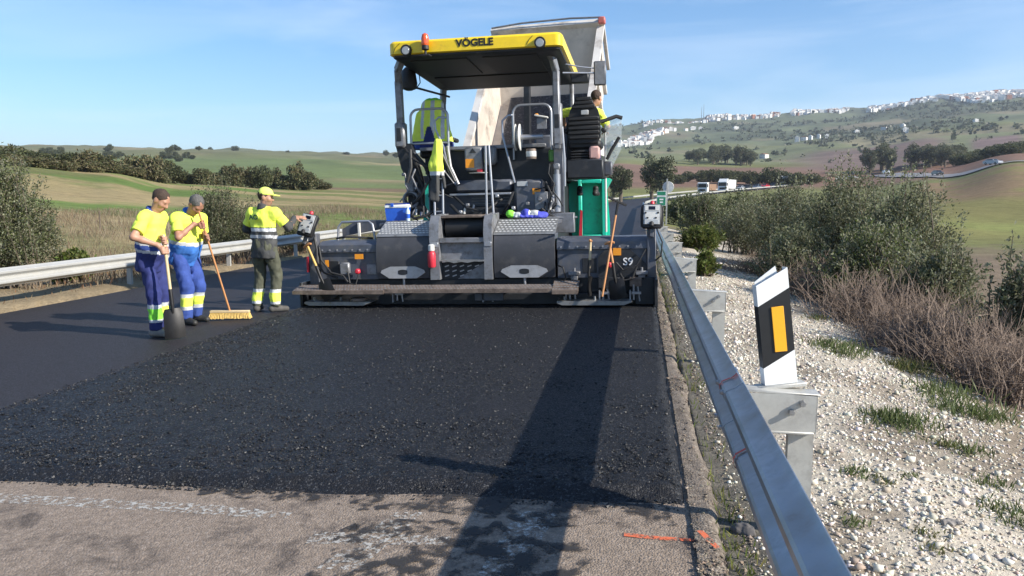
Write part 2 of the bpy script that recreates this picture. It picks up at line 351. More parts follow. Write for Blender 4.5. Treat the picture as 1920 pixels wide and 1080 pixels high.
# ------------------------------------------------------------------ road surfaces
def strip(name, x0, x1, Ys, dz, mat, nx=8, label=None, cat=None):
    xs = np.linspace(x0, x1, nx); V = []
    for Y in Ys:
        # direction of travel along the bend
        s_ = (float(road_c(Y + .5)) - float(road_c(Y - .5))); n_ = np.array((1, -s_)) / math.hypot(1, s_)
        for x in xs: V.append((float(road_c(Y)) + x * n_[0], Y + x * n_[1], float(road_z(Y)) + CF * x + dz))
    k = len(Ys); I = np.arange(k * nx).reshape(k, nx)
    F = np.stack([I[:-1, :-1], I[:-1, 1:], I[1:, 1:], I[1:, :-1]], -1).reshape(-1, 4)
    o = link(name, np_mesh(name, V, F, True), mat)
    return tag(o, label, cat, kind='structure')
def asphalt_mat(name, base, light, stain, cell=110.0, rough=0.75, bump=0.5, stone=0.35, stain_amt=0.5, stain_s=0.9, spec=0.4):
    m, t, p = mat_nodes(name); L = t.links.new; g = N(t, 'ShaderNodeNewGeometry')
    vo = N(t, 'ShaderNodeTexVoronoi', Scale=cell); L(g.outputs['Position'], vo.inputs['Vector'])
    sep = N(t, 'ShaderNodeSeparateColor'); L(vo.outputs['Color'], sep.inputs[0])
    n1 = N(t, 'ShaderNodeTexNoise', Scale=stain_s, Detail=8.0, Roughness=0.68, Distortion=0.5); L(g.outputs['Position'], n1.inputs['Vector'])
    n2 = N(t, 'ShaderNodeTexNoise', Scale=30.0, Detail=5.0, Roughness=0.7); L(g.outputs['Position'], n2.inputs['Vector'])
    m1 = N(t, 'ShaderNodeMixRGB'); m1.inputs['Color1'].default_value = (*base, 1); m1.inputs['Color2'].default_value = (*light, 1)
    L(mrange(t, sep.outputs[0], 1 - stone, 1.0, 0, 1), m1.inputs['Fac'])
    m2 = N(t, 'ShaderNodeMixRGB'); m2.inputs['Color2'].default_value = (*stain, 1); L(m1.outputs[0], m2.inputs['Color1'])
    L(mrange(t, n1.outputs['Fac'], 0.64 - 0.2 * stain_amt, 0.72 - 0.1 * stain_amt, 0, 0.85), m2.inputs['Fac'])
    c = mul(t, m2.outputs[0], mrange(t, n2.outputs['Fac'], .3, .7, .7, 1.3)); L(c, p.inputs['Base Color'])
    L(mrange(t, sep.outputs[1], 0, 1, rough - 0.2, min(1, rough + 0.2)), p.inputs['Roughness']); p.inputs['Specular IOR Level'].default_value = spec
    b = N(t, 'ShaderNodeBump', Strength=bump, Distance=0.006, invert=True); L(vo.outputs['Distance'], b.inputs['Height'])
    b2 = N(t, 'ShaderNodeBump', Strength=bump * 0.5, Distance=0.01); L(n2.outputs['Fac'], b2.inputs['Height']); L(b.outputs[0], b2.inputs['Normal']); L(b2.outputs[0], p.inputs['Normal'])
    return m
m_old = asphalt_mat('old_road', (0.230, 0.178, 0.135), (0.31, 0.25, 0.20), (0.085, 0.066, 0.054), 95, 0.9, 0.8, 0.4, 0.62, 3.2)
m_lane = asphalt_mat('compacted_asphalt', (0.025, 0.022, 0.024), (0.055, 0.048, 0.050), (0.016, 0.015, 0.017), 160, 0.65, 0.45, 0.3, 0.5, 0.35, 0.25)
m_mat = asphalt_mat('loose_asphalt', (0.0105, 0.0107, 0.0125), (0.080, 0.079, 0.080), (0.018, 0.018, 0.021), 105, 0.60, 0.9, 0.16, 0.5, 0.7, 0.30)
m_edge = asphalt_mat('old_edge', (0.155, 0.125, 0.098), (0.27, 0.23, 0.185), (0.07, 0.055, 0.042), 80, 0.9, 0.9, 0.4, 0.9, 4.0)
Ys = np.concatenate([np.arange(-40, 0, 4), np.arange(0, 30, .5), np.arange(30, 100, 5), np.arange(100, 300, 6)])
strip('road', XL, XR, Ys, -0.045, m_old, 24, 'old worn tan-grey road surface in front of the new asphalt', 'road')
# the lane already finished, smooth and purplish black; it also runs on beyond the paver
ysl = np.concatenate([np.arange(2.0, 40, .5), np.arange(40, 100, 5), np.arange(100, 300, 6)])
strip('finished_lane', XL + 0.02, -5.15, ysl, -0.004, m_lane, 12, 'smooth compacted dark asphalt of the finished left lane', 'road')
strip('lane_ahead', -5.15, XR - 0.05, np.concatenate([np.arange(17.5, 40, .5), np.arange(40, 100, 5), np.arange(100, 300, 6)]), -0.01, m_lane, 12, 'dark road lane running on beyond the paver', 'road')
# freshly laid mat: a slab with crumbling near and side edges
nx, ny = 200, 210
xs = np.linspace(-5.30, 0.34, nx); ys = np.concatenate([np.linspace(3.95, 4.7, 110, endpoint=False), np.linspace(4.7, 13.0, 100)])
XX, YY = np.meshgrid(xs, ys); 
yn = 4.13 + 0.015 * XX + 0.10 * (fbm(XX, YY * 0 + 3, 0.8, 51) - 0.5) + 0.05 * (fbm(XX, YY, 0.12, 52) - .5)
xrt = 0.27 + 0.05 * (fbm(YY, YY * 0, 0.9, 53) - .5) + 0.03 * (fbm(XX, YY, 0.1, 54) - .5)
dn = np.minimum(sstep(-0.01, 0.17, YY - yn), sstep(-0.012, 0.05, xrt - XX))
dn = np.minimum(dn, sstep(-0.0, 0.12, XX + 5.24 + 0.05 * (fbm(YY, YY * 0, 0.5, 55) - .5)))
ZZ = CF * XX - 0.047 + 0.060 * dn + (fbm(XX, YY, 0.05, 56, 2) - 0.5) * (0.006 + 0.020 * sstep(6.0, 4.3, YY) + 0.016 * sstep(-4.2, -4.9, XX)) * dn + (fbm(XX, YY, 0.6, 57) - .5) * 0.008 * dn
V = np.stack([XX.ravel(), YY.ravel(), ZZ.ravel()], 1); I = np.arange(nx * ny).reshape(ny, nx)
F = np.stack([I[:-1, :-1], I[:-1, 1:], I[1:, 1:], I[1:, :-1]], -1).reshape(-1, 4)
keep = (dn.ravel()[F].max(1) > 0.0); F = F[keep]
tag(link('fresh_asphalt_mat', np_mesh('fresh_asphalt_mat', V, F, True), m_mat), 'coarse black mat of freshly laid asphalt behind the paver', 'asphalt', kind='structure')
# raised old edge between the carriageway and the verge
nx, ny = 14, 260; xs = np.linspace(0.30, 0.60, nx); ys = np.concatenate([np.linspace(-3, 14, 200, endpoint=False), np.linspace(14, 90, 60)])
XX, YY = np.meshgrid(xs, ys); lim = 0.385 + 0.09 * (fbm(YY, YY * 0, 0.8, 61) - .5) + 0.05 * (fbm(YY, XX, 0.12, 62) - .5)
ZZ = CF * XX - 0.03 + 0.035 * (fbm(XX, YY, 0.12, 63) - .5) - 0.11 * sstep(0, 0.12, XX - lim)
V = np.stack([XX.ravel(), YY.ravel(), ZZ.ravel()], 1); I = np.arange(nx * ny).reshape(ny, nx)
F = np.stack([I[:-1, :-1], I[:-1, 1:], I[1:, 1:], I[1:, :-1]], -1).reshape(-1, 4)
tag(link('road_edge', np_mesh('road_edge', V, F, True), m_edge), 'crumbling pale edge of the old pavement along the verge', 'road', kind='structure')
# ------------------------------------------------------------------ paint marks on the old road
def paint_mat(name, col, cover=0.5, sc=9.0):
    m, t, p = mat_nodes(name); L = t.links.new; g = N(t, 'ShaderNodeNewGeometry')
    n = N(t, 'ShaderNodeTexNoise', Scale=sc, Detail=8.0, Roughness=0.75); L(g.outputs['Position'], n.inputs['Vector'])
    tr = N(t, 'ShaderNodeBsdfTransparent'); mxs = N(t, 'ShaderNodeMixShader'); p.inputs['Base Color'].default_value = (*col, 1); p.inputs['Roughness'].default_value = 0.8
    L(mrange(t, n.outputs['Fac'], 0.62 - cover * .3, 0.70 - cover * .3, 0, 0.9), mxs.inputs[0]); L(tr.outputs[0], mxs.inputs[1]); L(p.outputs[0], mxs.inputs[2])
    L(mxs.outputs[0], [n_ for n_ in t.nodes if n_.type == 'OUTPUT_MATERIAL'][0].inputs[0])
    return m
m_wornw = paint_mat('worn_white_paint', (0.47, 0.45, 0.41), 0.42, 30); m_orange = paint_mat('orange_spray_paint', (0.70, 0.15, 0.06), 0.62, 26)
m_tack = paint_mat('tack_coat', (0.030, 0.027, 0.026), 0.5, 6.0)
def flat(name, pts, mat, dz, label, cat, rag=0.0):
    P_ = []
    for i in range(len(pts)):
        a_, b_ = Vector(pts[i]), Vector(pts[(i + 1) % len(pts)]); k_ = max(1, int((b_ - a_).length / .03)) if rag else 1
        for j in range(k_):
            q_ = a_.lerp(b_, j / k_)
            if rag: q_ += Vector((fbm(np.array([q_.x]), np.array([q_.y]), .25, 301)[0] - .5, fbm(np.array([q_.x]), np.array([q_.y]), .25, 302)[0] - .5)) * rag
            P_.append(q_)
    V = [(q.x, q.y, CF * q.x + dz) for q in P_]; me = bpy.data.meshes.new(name); me.from_pydata(V, [], [list(range(len(V)))])
    return tag(link(name, me, mat), label, cat, kind='structure')
flat('road_marking', [(-5.2, 3.90), (-2.4, 3.86), (-1.85, 3.80), (-1.85, 3.70), (-2.6, 3.74), (-5.2, 3.76)], m_wornw, -0.041, 'worn white painted line across the old road beside the mat edge', 'road marking')
flat('road_marking', [(-1.28, 3.86), (-1.12, 3.88), (-1.25, 3.2), (-1.45, 3.2)], m_wornw, -0.0408, 'short worn white painted mark on the old road', 'road marking')
flat('road_marking', [(-0.62, 3.95), (-0.40, 3.95), (-0.55, 2.9), (-0.72, 2.9)], m_wornw, -0.0408, 'faded white paint smear crossing the rail shadow', 'road marking')
flat('road_marking', [(-1.62, 3.58), (-0.9, 3.60), (-0.9, 3.50), (-1.62, 3.44)], m_wornw, -0.040, 'pale scuffed paint patch left of the rail shadow', 'road marking')
flat('spray_mark', [(-0.05, 3.735), (0.31, 3.70), (0.31, 3.665), (-0.05, 3.70)], m_orange, -0.0400, 'orange sprayed line on the old pavement near the edge', 'paint mark', .06)
flat('spray_mark', [(0.30, 3.69), (0.335, 3.70), (0.40, 3.52), (0.375, 3.51)], m_orange, 0.006, 'short orange spray streak running over the pavement edge', 'paint mark', .05)
flat('tack_coat', [(-2.6, 4.16), (0.2, 4.12), (0.15, 3.86), (-0.3, 3.82), (-1.0, 3.88), (-2.5, 3.98)], m_tack, -0.0395, 'black sprayed tack coat along the mat edge', 'road marking', .25)
flat('tack_coat', [(-1.35, 3.75), (-0.75, 3.78), (-0.3, 3.7), (-0.25, 3.3), (-.6, 2.9), (-1.1, 2.8), (-1.5, 3.2)], m_tack, -0.0390, 'dark tar stain on the old road by the rail shadow', 'road marking', .5)

# ------------------------------------------------------------------ guard rails
m_galv = M('galvanised_steel', (0.42, 0.45, 0.49), 0.38, 0.8, 0.16, 28, 0.05, 40, (0.31, 0.30, 0.29), 0.40, 3.5)
m_galvw = M('weathered_zinc', (0.50, 0.49, 0.45), 0.55, 0.35, 0.12, 9, 0.05, 60, (0.33, 0.31, 0.28), 0.35, 5)
m_bolt = M('bolt_steel', (0.35, 0.35, 0.35), 0.4, 0.8)
m_rpaint = M('red_spray_paint', (0.62, 0.10, 0.06), 0.7, 0, 0.2, 60)
WP = [(0.0, .155), (-.006, .148), (-.030, .128), (-.072, .108), (-.081, .096), (-.081, .068), (-.074, .056), (-.022, .022), (-.014, .012), (-.014, -.012), (-.022, -.022), (-.074, -.056), (-.081, -.068), (-.081, -.096), (-.072, -.108), (-.030, -.128), (-.006, -.148), (0.0, -.155)]
def wbeam(mb, x, y0, y1, z0, z1, side, off=0.0, k=1):
    th = .004; vs = []; n = len(WP)
    prof = [(x + side * (-px_ + off), pz) for px_, pz in WP] + [(x + side * (-px_ + off) - side * th, pz) for px_, pz in WP[::-1]]
    m = len(prof)
    for i in range(k + 1):
        t_ = i / k
        for a, b in prof: vs.append((a, y0 + (y1 - y0) * t_, z0 + (z1 - z0) * t_ + b))
    fs = [(i * m + j, i * m + (j + 1) % m, (i + 1) * m + (j + 1) % m, (i + 1) * m + j) for i in range(k) for j in range(m)]
    fs += [list(range(m))[::-1], [k * m + j for j in range(m)]]
    mb.add(vs, fs)
GR_X = 0.50; GR_Z = 0.61; PY = [3.86 + 4 * k for k in range(-2, 24)]
bolt_me = MB().cyl((.006, 0, 0), (-.008, 0, 0), .014, .010, 8).mesh('bolt'); bolt_me.materials.append(m_bolt)
bolt2_me = MB().cyl((0, 0, 0), (0, -.028, 0), .016, .014, 6).mesh('bolt'); bolt2_me.materials.append(m_bolt)
gr = empty('guard_rail', (GR_X, 0, 0), label='grey galvanised guard rail running along the gravel verge on the right', cat='guard rail')
for i in range(len(PY) - 1):
    far = PY[i] > 24
    mb = MB(); z0 = GR_Z + 0.0; wbeam(mb, 0, PY[i] - 0.16, PY[i + 1] + 0.16, z0, z0, -1, off=(-0.0045 if i % 2 else 0.0))
    bm_ = mb.build('beam', m_galv, gr, True, 25)
    if not far:
        for dy in (-0.10, 0.10):
            for dz in (.088, 0.0, -.088):
                xx = -0.088 if dz else -0.02
                o = link('bolt', bolt_me, None, bm_); o.location = (xx, PY[i] + dy, GR_Z + dz)
    # post with its spacer bracket behind the beam
    mb = MB(); zg = Tz(GR_X + .22, PY[i]) if PY[i] > 1 else -.1
    y = PY[i]
    mb.bb(.25, .37, y - .0025, y + .0025, zg - .3, .58); mb.bb(.25, .255, y, y + .055, zg - .3, .58); mb.bb(.365, .37, y, y + .055, zg - .3, .58)
    ps = mb.build('post', m_galvw, gr)
    mb = MB()
    mb.box((.20, y + .01, .690), (.37, .11, .012), (0, R(2), 0), .003)
    mb.bb(.012, .37, y - .045, y - .041, .50, .686)
    mb.bb(.02, .36, y - .05, y + .055, .488, .500, .003)
    mb.bb(.366, .372, y - .045, y + .05, .492, .684)
    mb.bb(.008, .014, y - .05, y + .06, .492, .690)
    sp = mb.build('spacer', m_galvw, gr)
    if not far:
        for dx_, dz_ in ((.25, .60), (.30, .645)):
            o = link('bolt', bolt2_me, None, sp); o.location = (dx_, y - .045, dz_)
# red spray marks at the joint of two beams
for dy in (0.00, -0.62):
    y = PY[2] + dy; mb = MB()
    for k in range(len(WP) - 1):
        (a, b), (c, d) = WP[k], WP[k + 1]
        if dy == 0 and b < .05: continue
        if dy and (b > -.02): continue
        yy = y + .03 * random.random()
        mb.add([(a - .005, yy - .011, GR_Z + b + .004), (c - .005, yy - .011, GR_Z + d + .004), (c - .005, yy + .011, GR_Z + d + .004), (a - .005, yy + .011, GR_Z + b + .004)], [(0, 1, 2, 3)])
    mb.build('paint_mark', m_rpaint, gr)
# left rail
m_galvl = M('pale_zinc', (0.44, 0.435, 0.41), 0.5, 0.25, 0.08, 3, 0.03, 40, (0.42, 0.40, 0.36), 0.25, 2)
GL_X = -10.45; gl = empty('guard_rail', (GL_X, 0, 0), label='pale guard rail on the left side of the road behind the workers', cat='guard rail')
GLZ = 0.285
py2 = [6.6 + 4 * k for k in range(-3, 24)]
for i in range(len(py2) - 1):
    mb = MB(); wbeam(mb, 0, py2[i] - .16, py2[i + 1] + .16, GLZ, GLZ, 1, off=(-.0045 if i % 2 else 0))
    mb.build('beam', m_galvl, gl, True, 25)
    y = py2[i]; mb = MB()
    mb.bb(-.20, -.10, y - .003, y + .003, -.6, .40); mb.bb(-.20, -.195, y, y + .055, -.6, .40); mb.bb(-.105, -.10, y, y + .055, -.6, .40)
    mb.bb(-.10, -.012, y - .05, y + .05, .33, .338); mb.bb(-.10, -.012, y - .05, y + .05, .20, .208)
    mb.build('post', m_galvl, gl)
# ------------------------------------------------------------------ delineator on the rail
m_white = M('white_plastic', (0.80, 0.80, 0.78), 0.4, 0, 0.05, 20); m_black = M('black_plastic', (0.014, 0.014, 0.015), 0.4, 0, 0.2, 20)
m_amber = M('amber_reflector', (0.90, 0.42, 0.02), 0.3, 0, 0.06, 200, 0.1, 300, coat=0.5)
dl = empty('delineator', (GR_X + .215, 3.90, .716), (R(-3), R(-6.5), R(8)), 'white road-edge delineator with slanted black band and amber reflector, on the guard rail', 'delineator')
w2, hh = .080, .56
def slab(zl0, zr0, zl1, zr1, y0, y1):
    mb = MB(); mb.prism([(-w2, zl0), (w2, zr0), (w2, zr1), (-w2, zl1)], 1, y0, y1)
    # side flanges folded back
    mb.prism([(y0 + .001, zl0), (y0 + .07, zl0), (y0 + .07, zl1), (y0 + .001, zl1)], 0, -w2, -w2 + .005)
    mb.prism([(y0 + .001, zr0), (y0 + .07, zr0), (y0 + .07, zr1), (y0 + .001, zr1)], 0, w2 - .005, w2)
    return mb
slab(0, 0, .085, .165, 0, .005).build('lower_band', m_white, dl, False)
slab(.085, .165, .395, .475, 0, .005).build('black_band', m_black, dl, False)
slab(.395, .475, .50, .575, 0, .005).build('upper_band', m_white, dl, False)
mb = MB(); mb.box((.012, -.004, .275), (.060, .006, .225), None, .002); mb.build('reflector', m_amber, dl)
mb = MB(); mb.prism([(-w2 + .02, .40), (w2 - .02, .45), (w2 - .045, .585), (-w2 + .005, .515)], 1, .045, .05); mb.build('rear_leaf', m_white, dl, False)
mb = MB(); mb.box((0, .03, -.012), (.24, .09, .02), None, .004); mb.build('foot', m_galvw, dl)
# ------------------------------------------------------------------ asphalt paver
m_steel = M('blue_grey_steel', (0.080, 0.089, 0.112), 0.45, 0.15, 0.22, 6, 0.08, 50, (0.135, 0.125, 0.115), 0.38, 5)
m_steel2 = M('light_grey_steel', (0.21, 0.215, 0.23), 0.45, 0.3, 0.18, 9, 0.06, 60, (0.10, 0.09, 0.08), 0.36, 7)
m_dark = M('black_steel', (0.018, 0.020, 0.024), 0.5, 0.1, 0.3, 8, 0.08, 50, (0.06, 0.055, 0.05), 0.2, 6)
m_rub = M('black_rubber', (0.016, 0.016, 0.017), 0.6, 0, 0.25, 9, 0.1, 90)
m_rubg = M('grey_rubber_sheet', (0.045, 0.046, 0.052), 0.55, 0, 0.25, 2.5, 0.1, 40, (0.095, 0.09, 0.085), 0.22, 4)
m_plate = M('silver_hex_plate', (0.40, 0.40, 0.41), 0.45, 0.4, 0.1, 8, 0.04, 80, (0.25, 0.24, 0.23), 0.2, 9)
m_tread = M('tread_plate', (0.30, 0.30, 0.295), 0.4, 0.55, 0.15, 10, 0.06, 90, (0.12, 0.11, 0.10), 0.25, 9)
m_treadr = M('rusty_tread_plate', (0.20, 0.155, 0.125), 0.65, 0.3, 0.25, 12, 0.2, 90, (0.08, 0.06, 0.05), 0.5, 8)
m_stud = M('bright_studs', (0.62, 0.61, 0.58), 0.4, 0.2, 0.1, 20)
m_alu = M('brushed_tube', (0.36, 0.37, 0.40), 0.35, 0.6, 0.08, 10)
m_yellow = M('yellow_canopy_paint', (0.86, 0.60, 0.012), 0.38, 0, 0.08, 5, 0.02, 30, (0.62, 0.43, 0.03), 0.12, 6, coat=0.2)
m_green = M('green_machine_paint', (0.02, 0.52, 0.36), 0.38, 0, 0.10, 3, 0.02, 40, (0.02, 0.27, 0.18), 0.2, 4)
m_red = M('red_plastic', (0.55, 0.03, 0.05), 0.4, 0, 0.1, 20); m_orsk = M('orange_sticker', (0.80, 0.30, 0.02), 0.5, 0, 0.1, 60)
m_cream = M('off_white_plastic', (0.62, 0.61, 0.57), 0.45, 0, 0.1, 20); m_panel = M('pale_panel', (0.42, 0.43, 0.43), 0.45, 0, 0.12, 30)
m_screen = M('dark_screen', (0.012, 0.014, 0.025), 0.15, 0, 0.1, 20)
m_lens = M('lamp_lens', (0.35, 0.36, 0.36), 0.2, 0.2, 0.1, 40); m_beacon = M('beacon_lens', (0.80, 0.10, 0.02), 0.15, 0, 0.1, 30, coat=0.6)
m_text = M('black_lettering', (0.01, 0.01, 0.01), 0.5); m_wtext = M('white_lettering', (0.75, 0.75, 0.75), 0.5)
gm_, t_, p_ = mat_nodes('clear_glass'); p_.inputs['Base Color'].default_value = (0.75, 0.82, 0.84, 1); p_.inputs['Roughness'].default_value = 0.05; p_.inputs['Alpha'].default_value = 0.22
m_glass = gm_
m_dglass = M('dark_glass', (0.02, 0.025, 0.03), 0.08, 0, 0.05, 5)
PVX, PVY = -2.55, 11.5; TILT = -math.atan(CF)
pv = empty('asphalt_paver', (PVX, PVY, CF * PVX), (0, TILT, 0), 'large grey asphalt paver with yellow canopy laying the black mat', 'paver')
def text_mesh(name, s, size, mat, parent, loc, rot, bold=0.012, depth=0.004, sx=1.0):
    cu = bpy.data.curves.new(name, 'FONT'); cu.body = s; cu.size = size; cu.offset = bold * size; cu.extrude = depth; cu.align_x = 'CENTER'; cu.align_y = 'CENTER'; cu.resolution_u = 3
    o = bpy.data.objects.new(name + '_tmp', cu); COL.objects.link(o); dg = bpy.context.evaluated_depsgraph_get()
    me = bpy.data.meshes.new_from_object(o.evaluated_get(dg)); bpy.data.objects.remove(o); me.name = name
    me.materials.clear(); q = link(name, me, mat, parent); q.location = loc; q.rotation_euler = rot; q.scale = (sx, 1, 1); return q
def B(name, m, *args, parent=None, bev=0.008):
    mb = MB(); mb.bb(*args, bev=bev); return mb.build(name, m, parent or pv)
def TB(name, m, pts, r, parent=None, n=8):
    mb = MB(); mb.tube(pts, r, n); return mb.build(name, m, parent or pv)
def arc(c, r, a0, a1, n, ax=(0, 2)):
    out = []
    for i in range(n + 1):
        a = R(a0 + (a1 - a0) * i / n); v = list(c); v[ax[0]] += r * math.cos(a); v[ax[1]] += r * math.sin(a); out.append(tuple(v))
    return out
def hoop(x0, x1, y, z0, z1, r): return [(x0, y, z0)] + arc((x0 + r, y, z1 - r), r, 180, 90, 5) + arc((x1 - r, y, z1 - r), r, 90, 0, 5) + [(x1, y, z0)]
def lozenges(x0, x1, u0, u1, fn, nx, nu, sz=.012, h=.004):
    """raised diamonds of a tread plate; fn(x,u)->(point, normal)"""
    mb = MB()
    for j in range(nu):
        for i in range(nx):
            x = x0 + (x1 - x0) * (i + .5 + (.25 if j % 2 else -.25)) / nx; u = u0 + (u1 - u0) * (j + .5) / nu
            p, tx, tu, nn = fn(x, u); p = Vector(p); tx = Vector(tx); tu = Vector(tu); nn = Vector(nn)
            a = tx * sz * 1.3; b = tu * sz * .8
            mb.add([p - a, p - b, p + a, p + b, p + nn * h], [(0, 1, 4), (1, 2, 4), (2, 3, 4), (3, 0, 4)])
    return mb
# screed ---------------------------------------------------------------
B('screed_beam', m_steel, -2.44, 2.60, .62, 1.15, .30, .92)
B('screed_plate', m_dark, -2.62, 2.66, .03, 1.25, .018, .20, bev=.015)
B('tamper_bar', m_dark, -2.5, 2.5, .10, .45, .20, .42)
for s, x0, x1 in ((-1, -2.44, -1.47), (1, 1.36, 2.70)):
    e = B('screed_extension', m_steel, x0, x1, .06, .62, .42, .86)
    mb = MB(); mb.prism([(.02, .86), (.62, .86), (.62, 1.03), (.14, 1.03), (.03, .97)], 0, x0, x1); mb.build('extension_cap', m_steel, e)
    k = int((x1 - x0) / .125)
    for i in range(k):
        mb = MB(); bx_ = x0 + .06 + i * .125; mb.cyl((bx_, .03, .895), (bx_, .008, .895), .016, .013, 6); mb.build('bolt', m_alu, e)
    B('inspection_recess', m_dark, (-2.30 if s < 0 else 1.74), (-2.12 if s < 0 else 1.95), .048, .07, .50, .72, parent=e, bev=.004)
    B('cover_panel', m_steel2, (-1.66 if s < 0 else 2.06), (-1.50 if s < 0 else 2.24), .045, .062, .50, .66, parent=e, bev=.004)
mb = MB(); mb.prism([(1.98, .42), (2.70, .42), (2.70, .62), (2.44, .86), (2.10, .86), (1.98, .74)], 1, .028, .05); mb.build('side_bracket', m_dark, pv)
COVP = [(.005, .44), (-.03, .62), (-.035, .80), (-.015, .95), (.03, 1.08), (.06, 1.10), (.08, .44)]
for x0, x1 in ((-1.47, -.62), (.40, 1.33)):
    mb = MB(); mb.prism(COVP, 0, x0, x1); cv = mb.build('screed_cover', m_rubg, pv)
    B('side_cheek', m_steel, x0 + .01, x1 - .01, .075, .60, .44, 1.09, parent=cv)
    mb = MB(); mb.prism([(.025, 1.095), (.045, 1.118), (.55, 1.318), (.55, 1.295)], 0, x0 - .01, x1 + .01); tr = mb.build('tread_top', m_tread, cv)
    d = Vector((0, .505, .2)).normalized(); nn = Vector((0, -.2, .505)).normalized()
    lz = lozenges(x0 + .01, x1 - .01, 0.03, .52, lambda x, u: ((x, .045 + d.y * u, 1.119 + d.z * u), (1, 0, 0), d, nn), 15, 6, .023, .010)
    tag(lz.build('tread_studs', m_stud, cv), kind='stuff')
    c0 = (x0 + x1) / 2; mb = MB(); mb.prism([(c0 - .36, .535), (c0 - .22, .445), (c0 + .22, .445), (c0 + .36, .535), (c0 + .34, .575), (c0 + .2, .63), (c0 - .2, .63), (c0 - .34, .575)], 1, -.045, -.033)
    hp = mb.build('hex_plate', m_plate, cv)
    mb = MB(); mb.prism([(c0 + .075 * math.copysign(min(1, abs(math.cos(a)) * 1.25), math.cos(a)), .54 + .042 * math.sin(a)) for a in [2 * math.pi * i / 18 for i in range(18)]], 1, -.048, -.044); mb.build('slot', m_dark, hp)
    mb = MB(); mb.cyl((c0, .0, .44), (c0, .0, .34), .02); mb.build('hanger', m_alu, cv)
for x0, x1 in ((-.60, -.45), (.25, .38)):
    mb = MB(); mb.prism([(-.05, .42), (-.05, 1.16), (-.01, 1.30), (.10, 1.40), (.62, 1.42), (.62, .42)], 0, x0, x1); cp = mb.build('centre_plate', m_steel2, pv)
    B('hinge_plate', m_alu, x0 + .01, x1 - .01, -.062, -.05, .93, 1.0, parent=cp, bev=.003)
B('cross_bar', m_steel2, -.45, .25, -.03, .10, .985, 1.06)
B('mud_panel', m_steel2, -.45, .25, .06, .08, .70, .985)
mb = MB(); mb.prism([(-.42, .72), (-.40, .685), (-.30, .70), (-.22, .675), (-.10, .695), (0, .68), (.10, .70), (.18, .695), (.25, .70), (.25, .725)], 1, -.06, .06); mb.build('mud_lip', m_tread, pv)
mb = MB(); mb.prism([(-.45, .42), (.25, .42), (.25, .68), (-.45, .68)], 1, .09, .11); lw = mb.build('lower_grating', m_dark, pv)
mb = MB()
for r_ in range(3):
    for i in range(5): mb.box((-.37 + i * .12, .088, .47 + r_ * .075), (.07, .008, .018), (0, R(-18), 0))
tag(mb.build('grating_slots', m_plate, lw), kind='stuff')
mb = MB(); mb.prism([(-.2, .42), (.25, .42), (.25, .68)], 1, .082, .088); mb.build('gusset', m_steel2, lw)
mb = MB(); mb.lathe([(.10, 0), (.165, .02), (.165, .62), (.10, .64)], (-.42, .34, 1.215), 'X', 20); mb.build('vibration_drum', m_rub, pv)
B('drum_tray', m_treadr, -.45, .25, .12, .62, 1.36, 1.40); 
B('rear_shelf', m_steel, -.62, 1.33, .55, 1.20, 1.22, 1.29)
B('left_shelf', m_steel, -1.60, -.62, .55, 1.25, 1.22, 1.288)
mb = MB(); mb.lathe([(.05, 0), (.062, .02), (.062, .20), (.05, .235), (.035, .25)], (-.555, -.11, .62), 'Z', 14); fx = mb.build('marker_bottle', m_red, pv)
mb = MB(); mb.lathe([(.038, 0), (.05, .01), (.05, .09), (.03, .105)], (-.555, -.11, .868), 'Z', 12); mb.build('cap', m_cream, fx)
# walkway
wk = []
def walk(x0, x1, y0, y1, z0, z1, n, sl=0.0):
    mb = MB(); mb.prism([(y0, z0), (y0 + .02, z0 - .05), (y1, z1 - .05), (y1, z1)], 0, x0, x1); w_ = mb.build('walkway', m_treadr, pv)
    d = Vector((0, y1 - y0, z1 - z0)); L_ = d.length; d.normalize(); nn = Vector((0, -d.z, d.y))
    tag(lozenges(x0, x1, .01, L_ - .01, lambda x, u: (Vector((x, y0, z0)) + d * u + nn * .0005, (1, 0, 0), d, nn), n, 4, .017, .007).build('tread_studs', m_tread, w_), kind='stuff')
    mb = MB(); f_ = [(x0, y0, z0 - .0), (x1, y0, z0)]
    mb.bb(x0, x1, y0 - .012, y0 - .001, z0 - .055, z0 - .002); mb.build('nosing', m_treadr, w_)
    return w_
walk(-2.72, -1.25, -.40, -.10, .30, .36, 30); walk(-1.248, 1.32, -.36, -.10, .31, .35, 50); walk(1.322, 1.70, -.40, -.06, .29, .40, 8)
for x in (-2.0, -.9, -.1, .6, 1.5): B('walkway_bracket', m_dark, x - .025, x + .025, -.12, .12, .22, .34)
for x0, x1 in ((-2.58, -1.50), (1.38, 2.48)):
    mb = MB(); mb.prism([(x0, .085), (x0 + .08, .055), (x1 - .12, .055), (x1, .10), (x1 - .02, .115), (x0, .115)], 1, -.30, -.02); sk = mb.build('skid_plate', m_tread, pv)
    for x in (x0 + .1, (x0 + x1) / 2, x1 - .2):
        mb = MB(); mb.cyl((x, -.15, .115), (x, -.15, .17), .02, .015, 8); mb.build('stud', m_tread, sk)
mb = MB(); mb.lathe([(.10, 0), (.13, .01), (.13, .045), (.10, .055)], (-1.72, -.22, .118), 'Z', 18); mb.build('rusty_disc', m_treadr, pv)
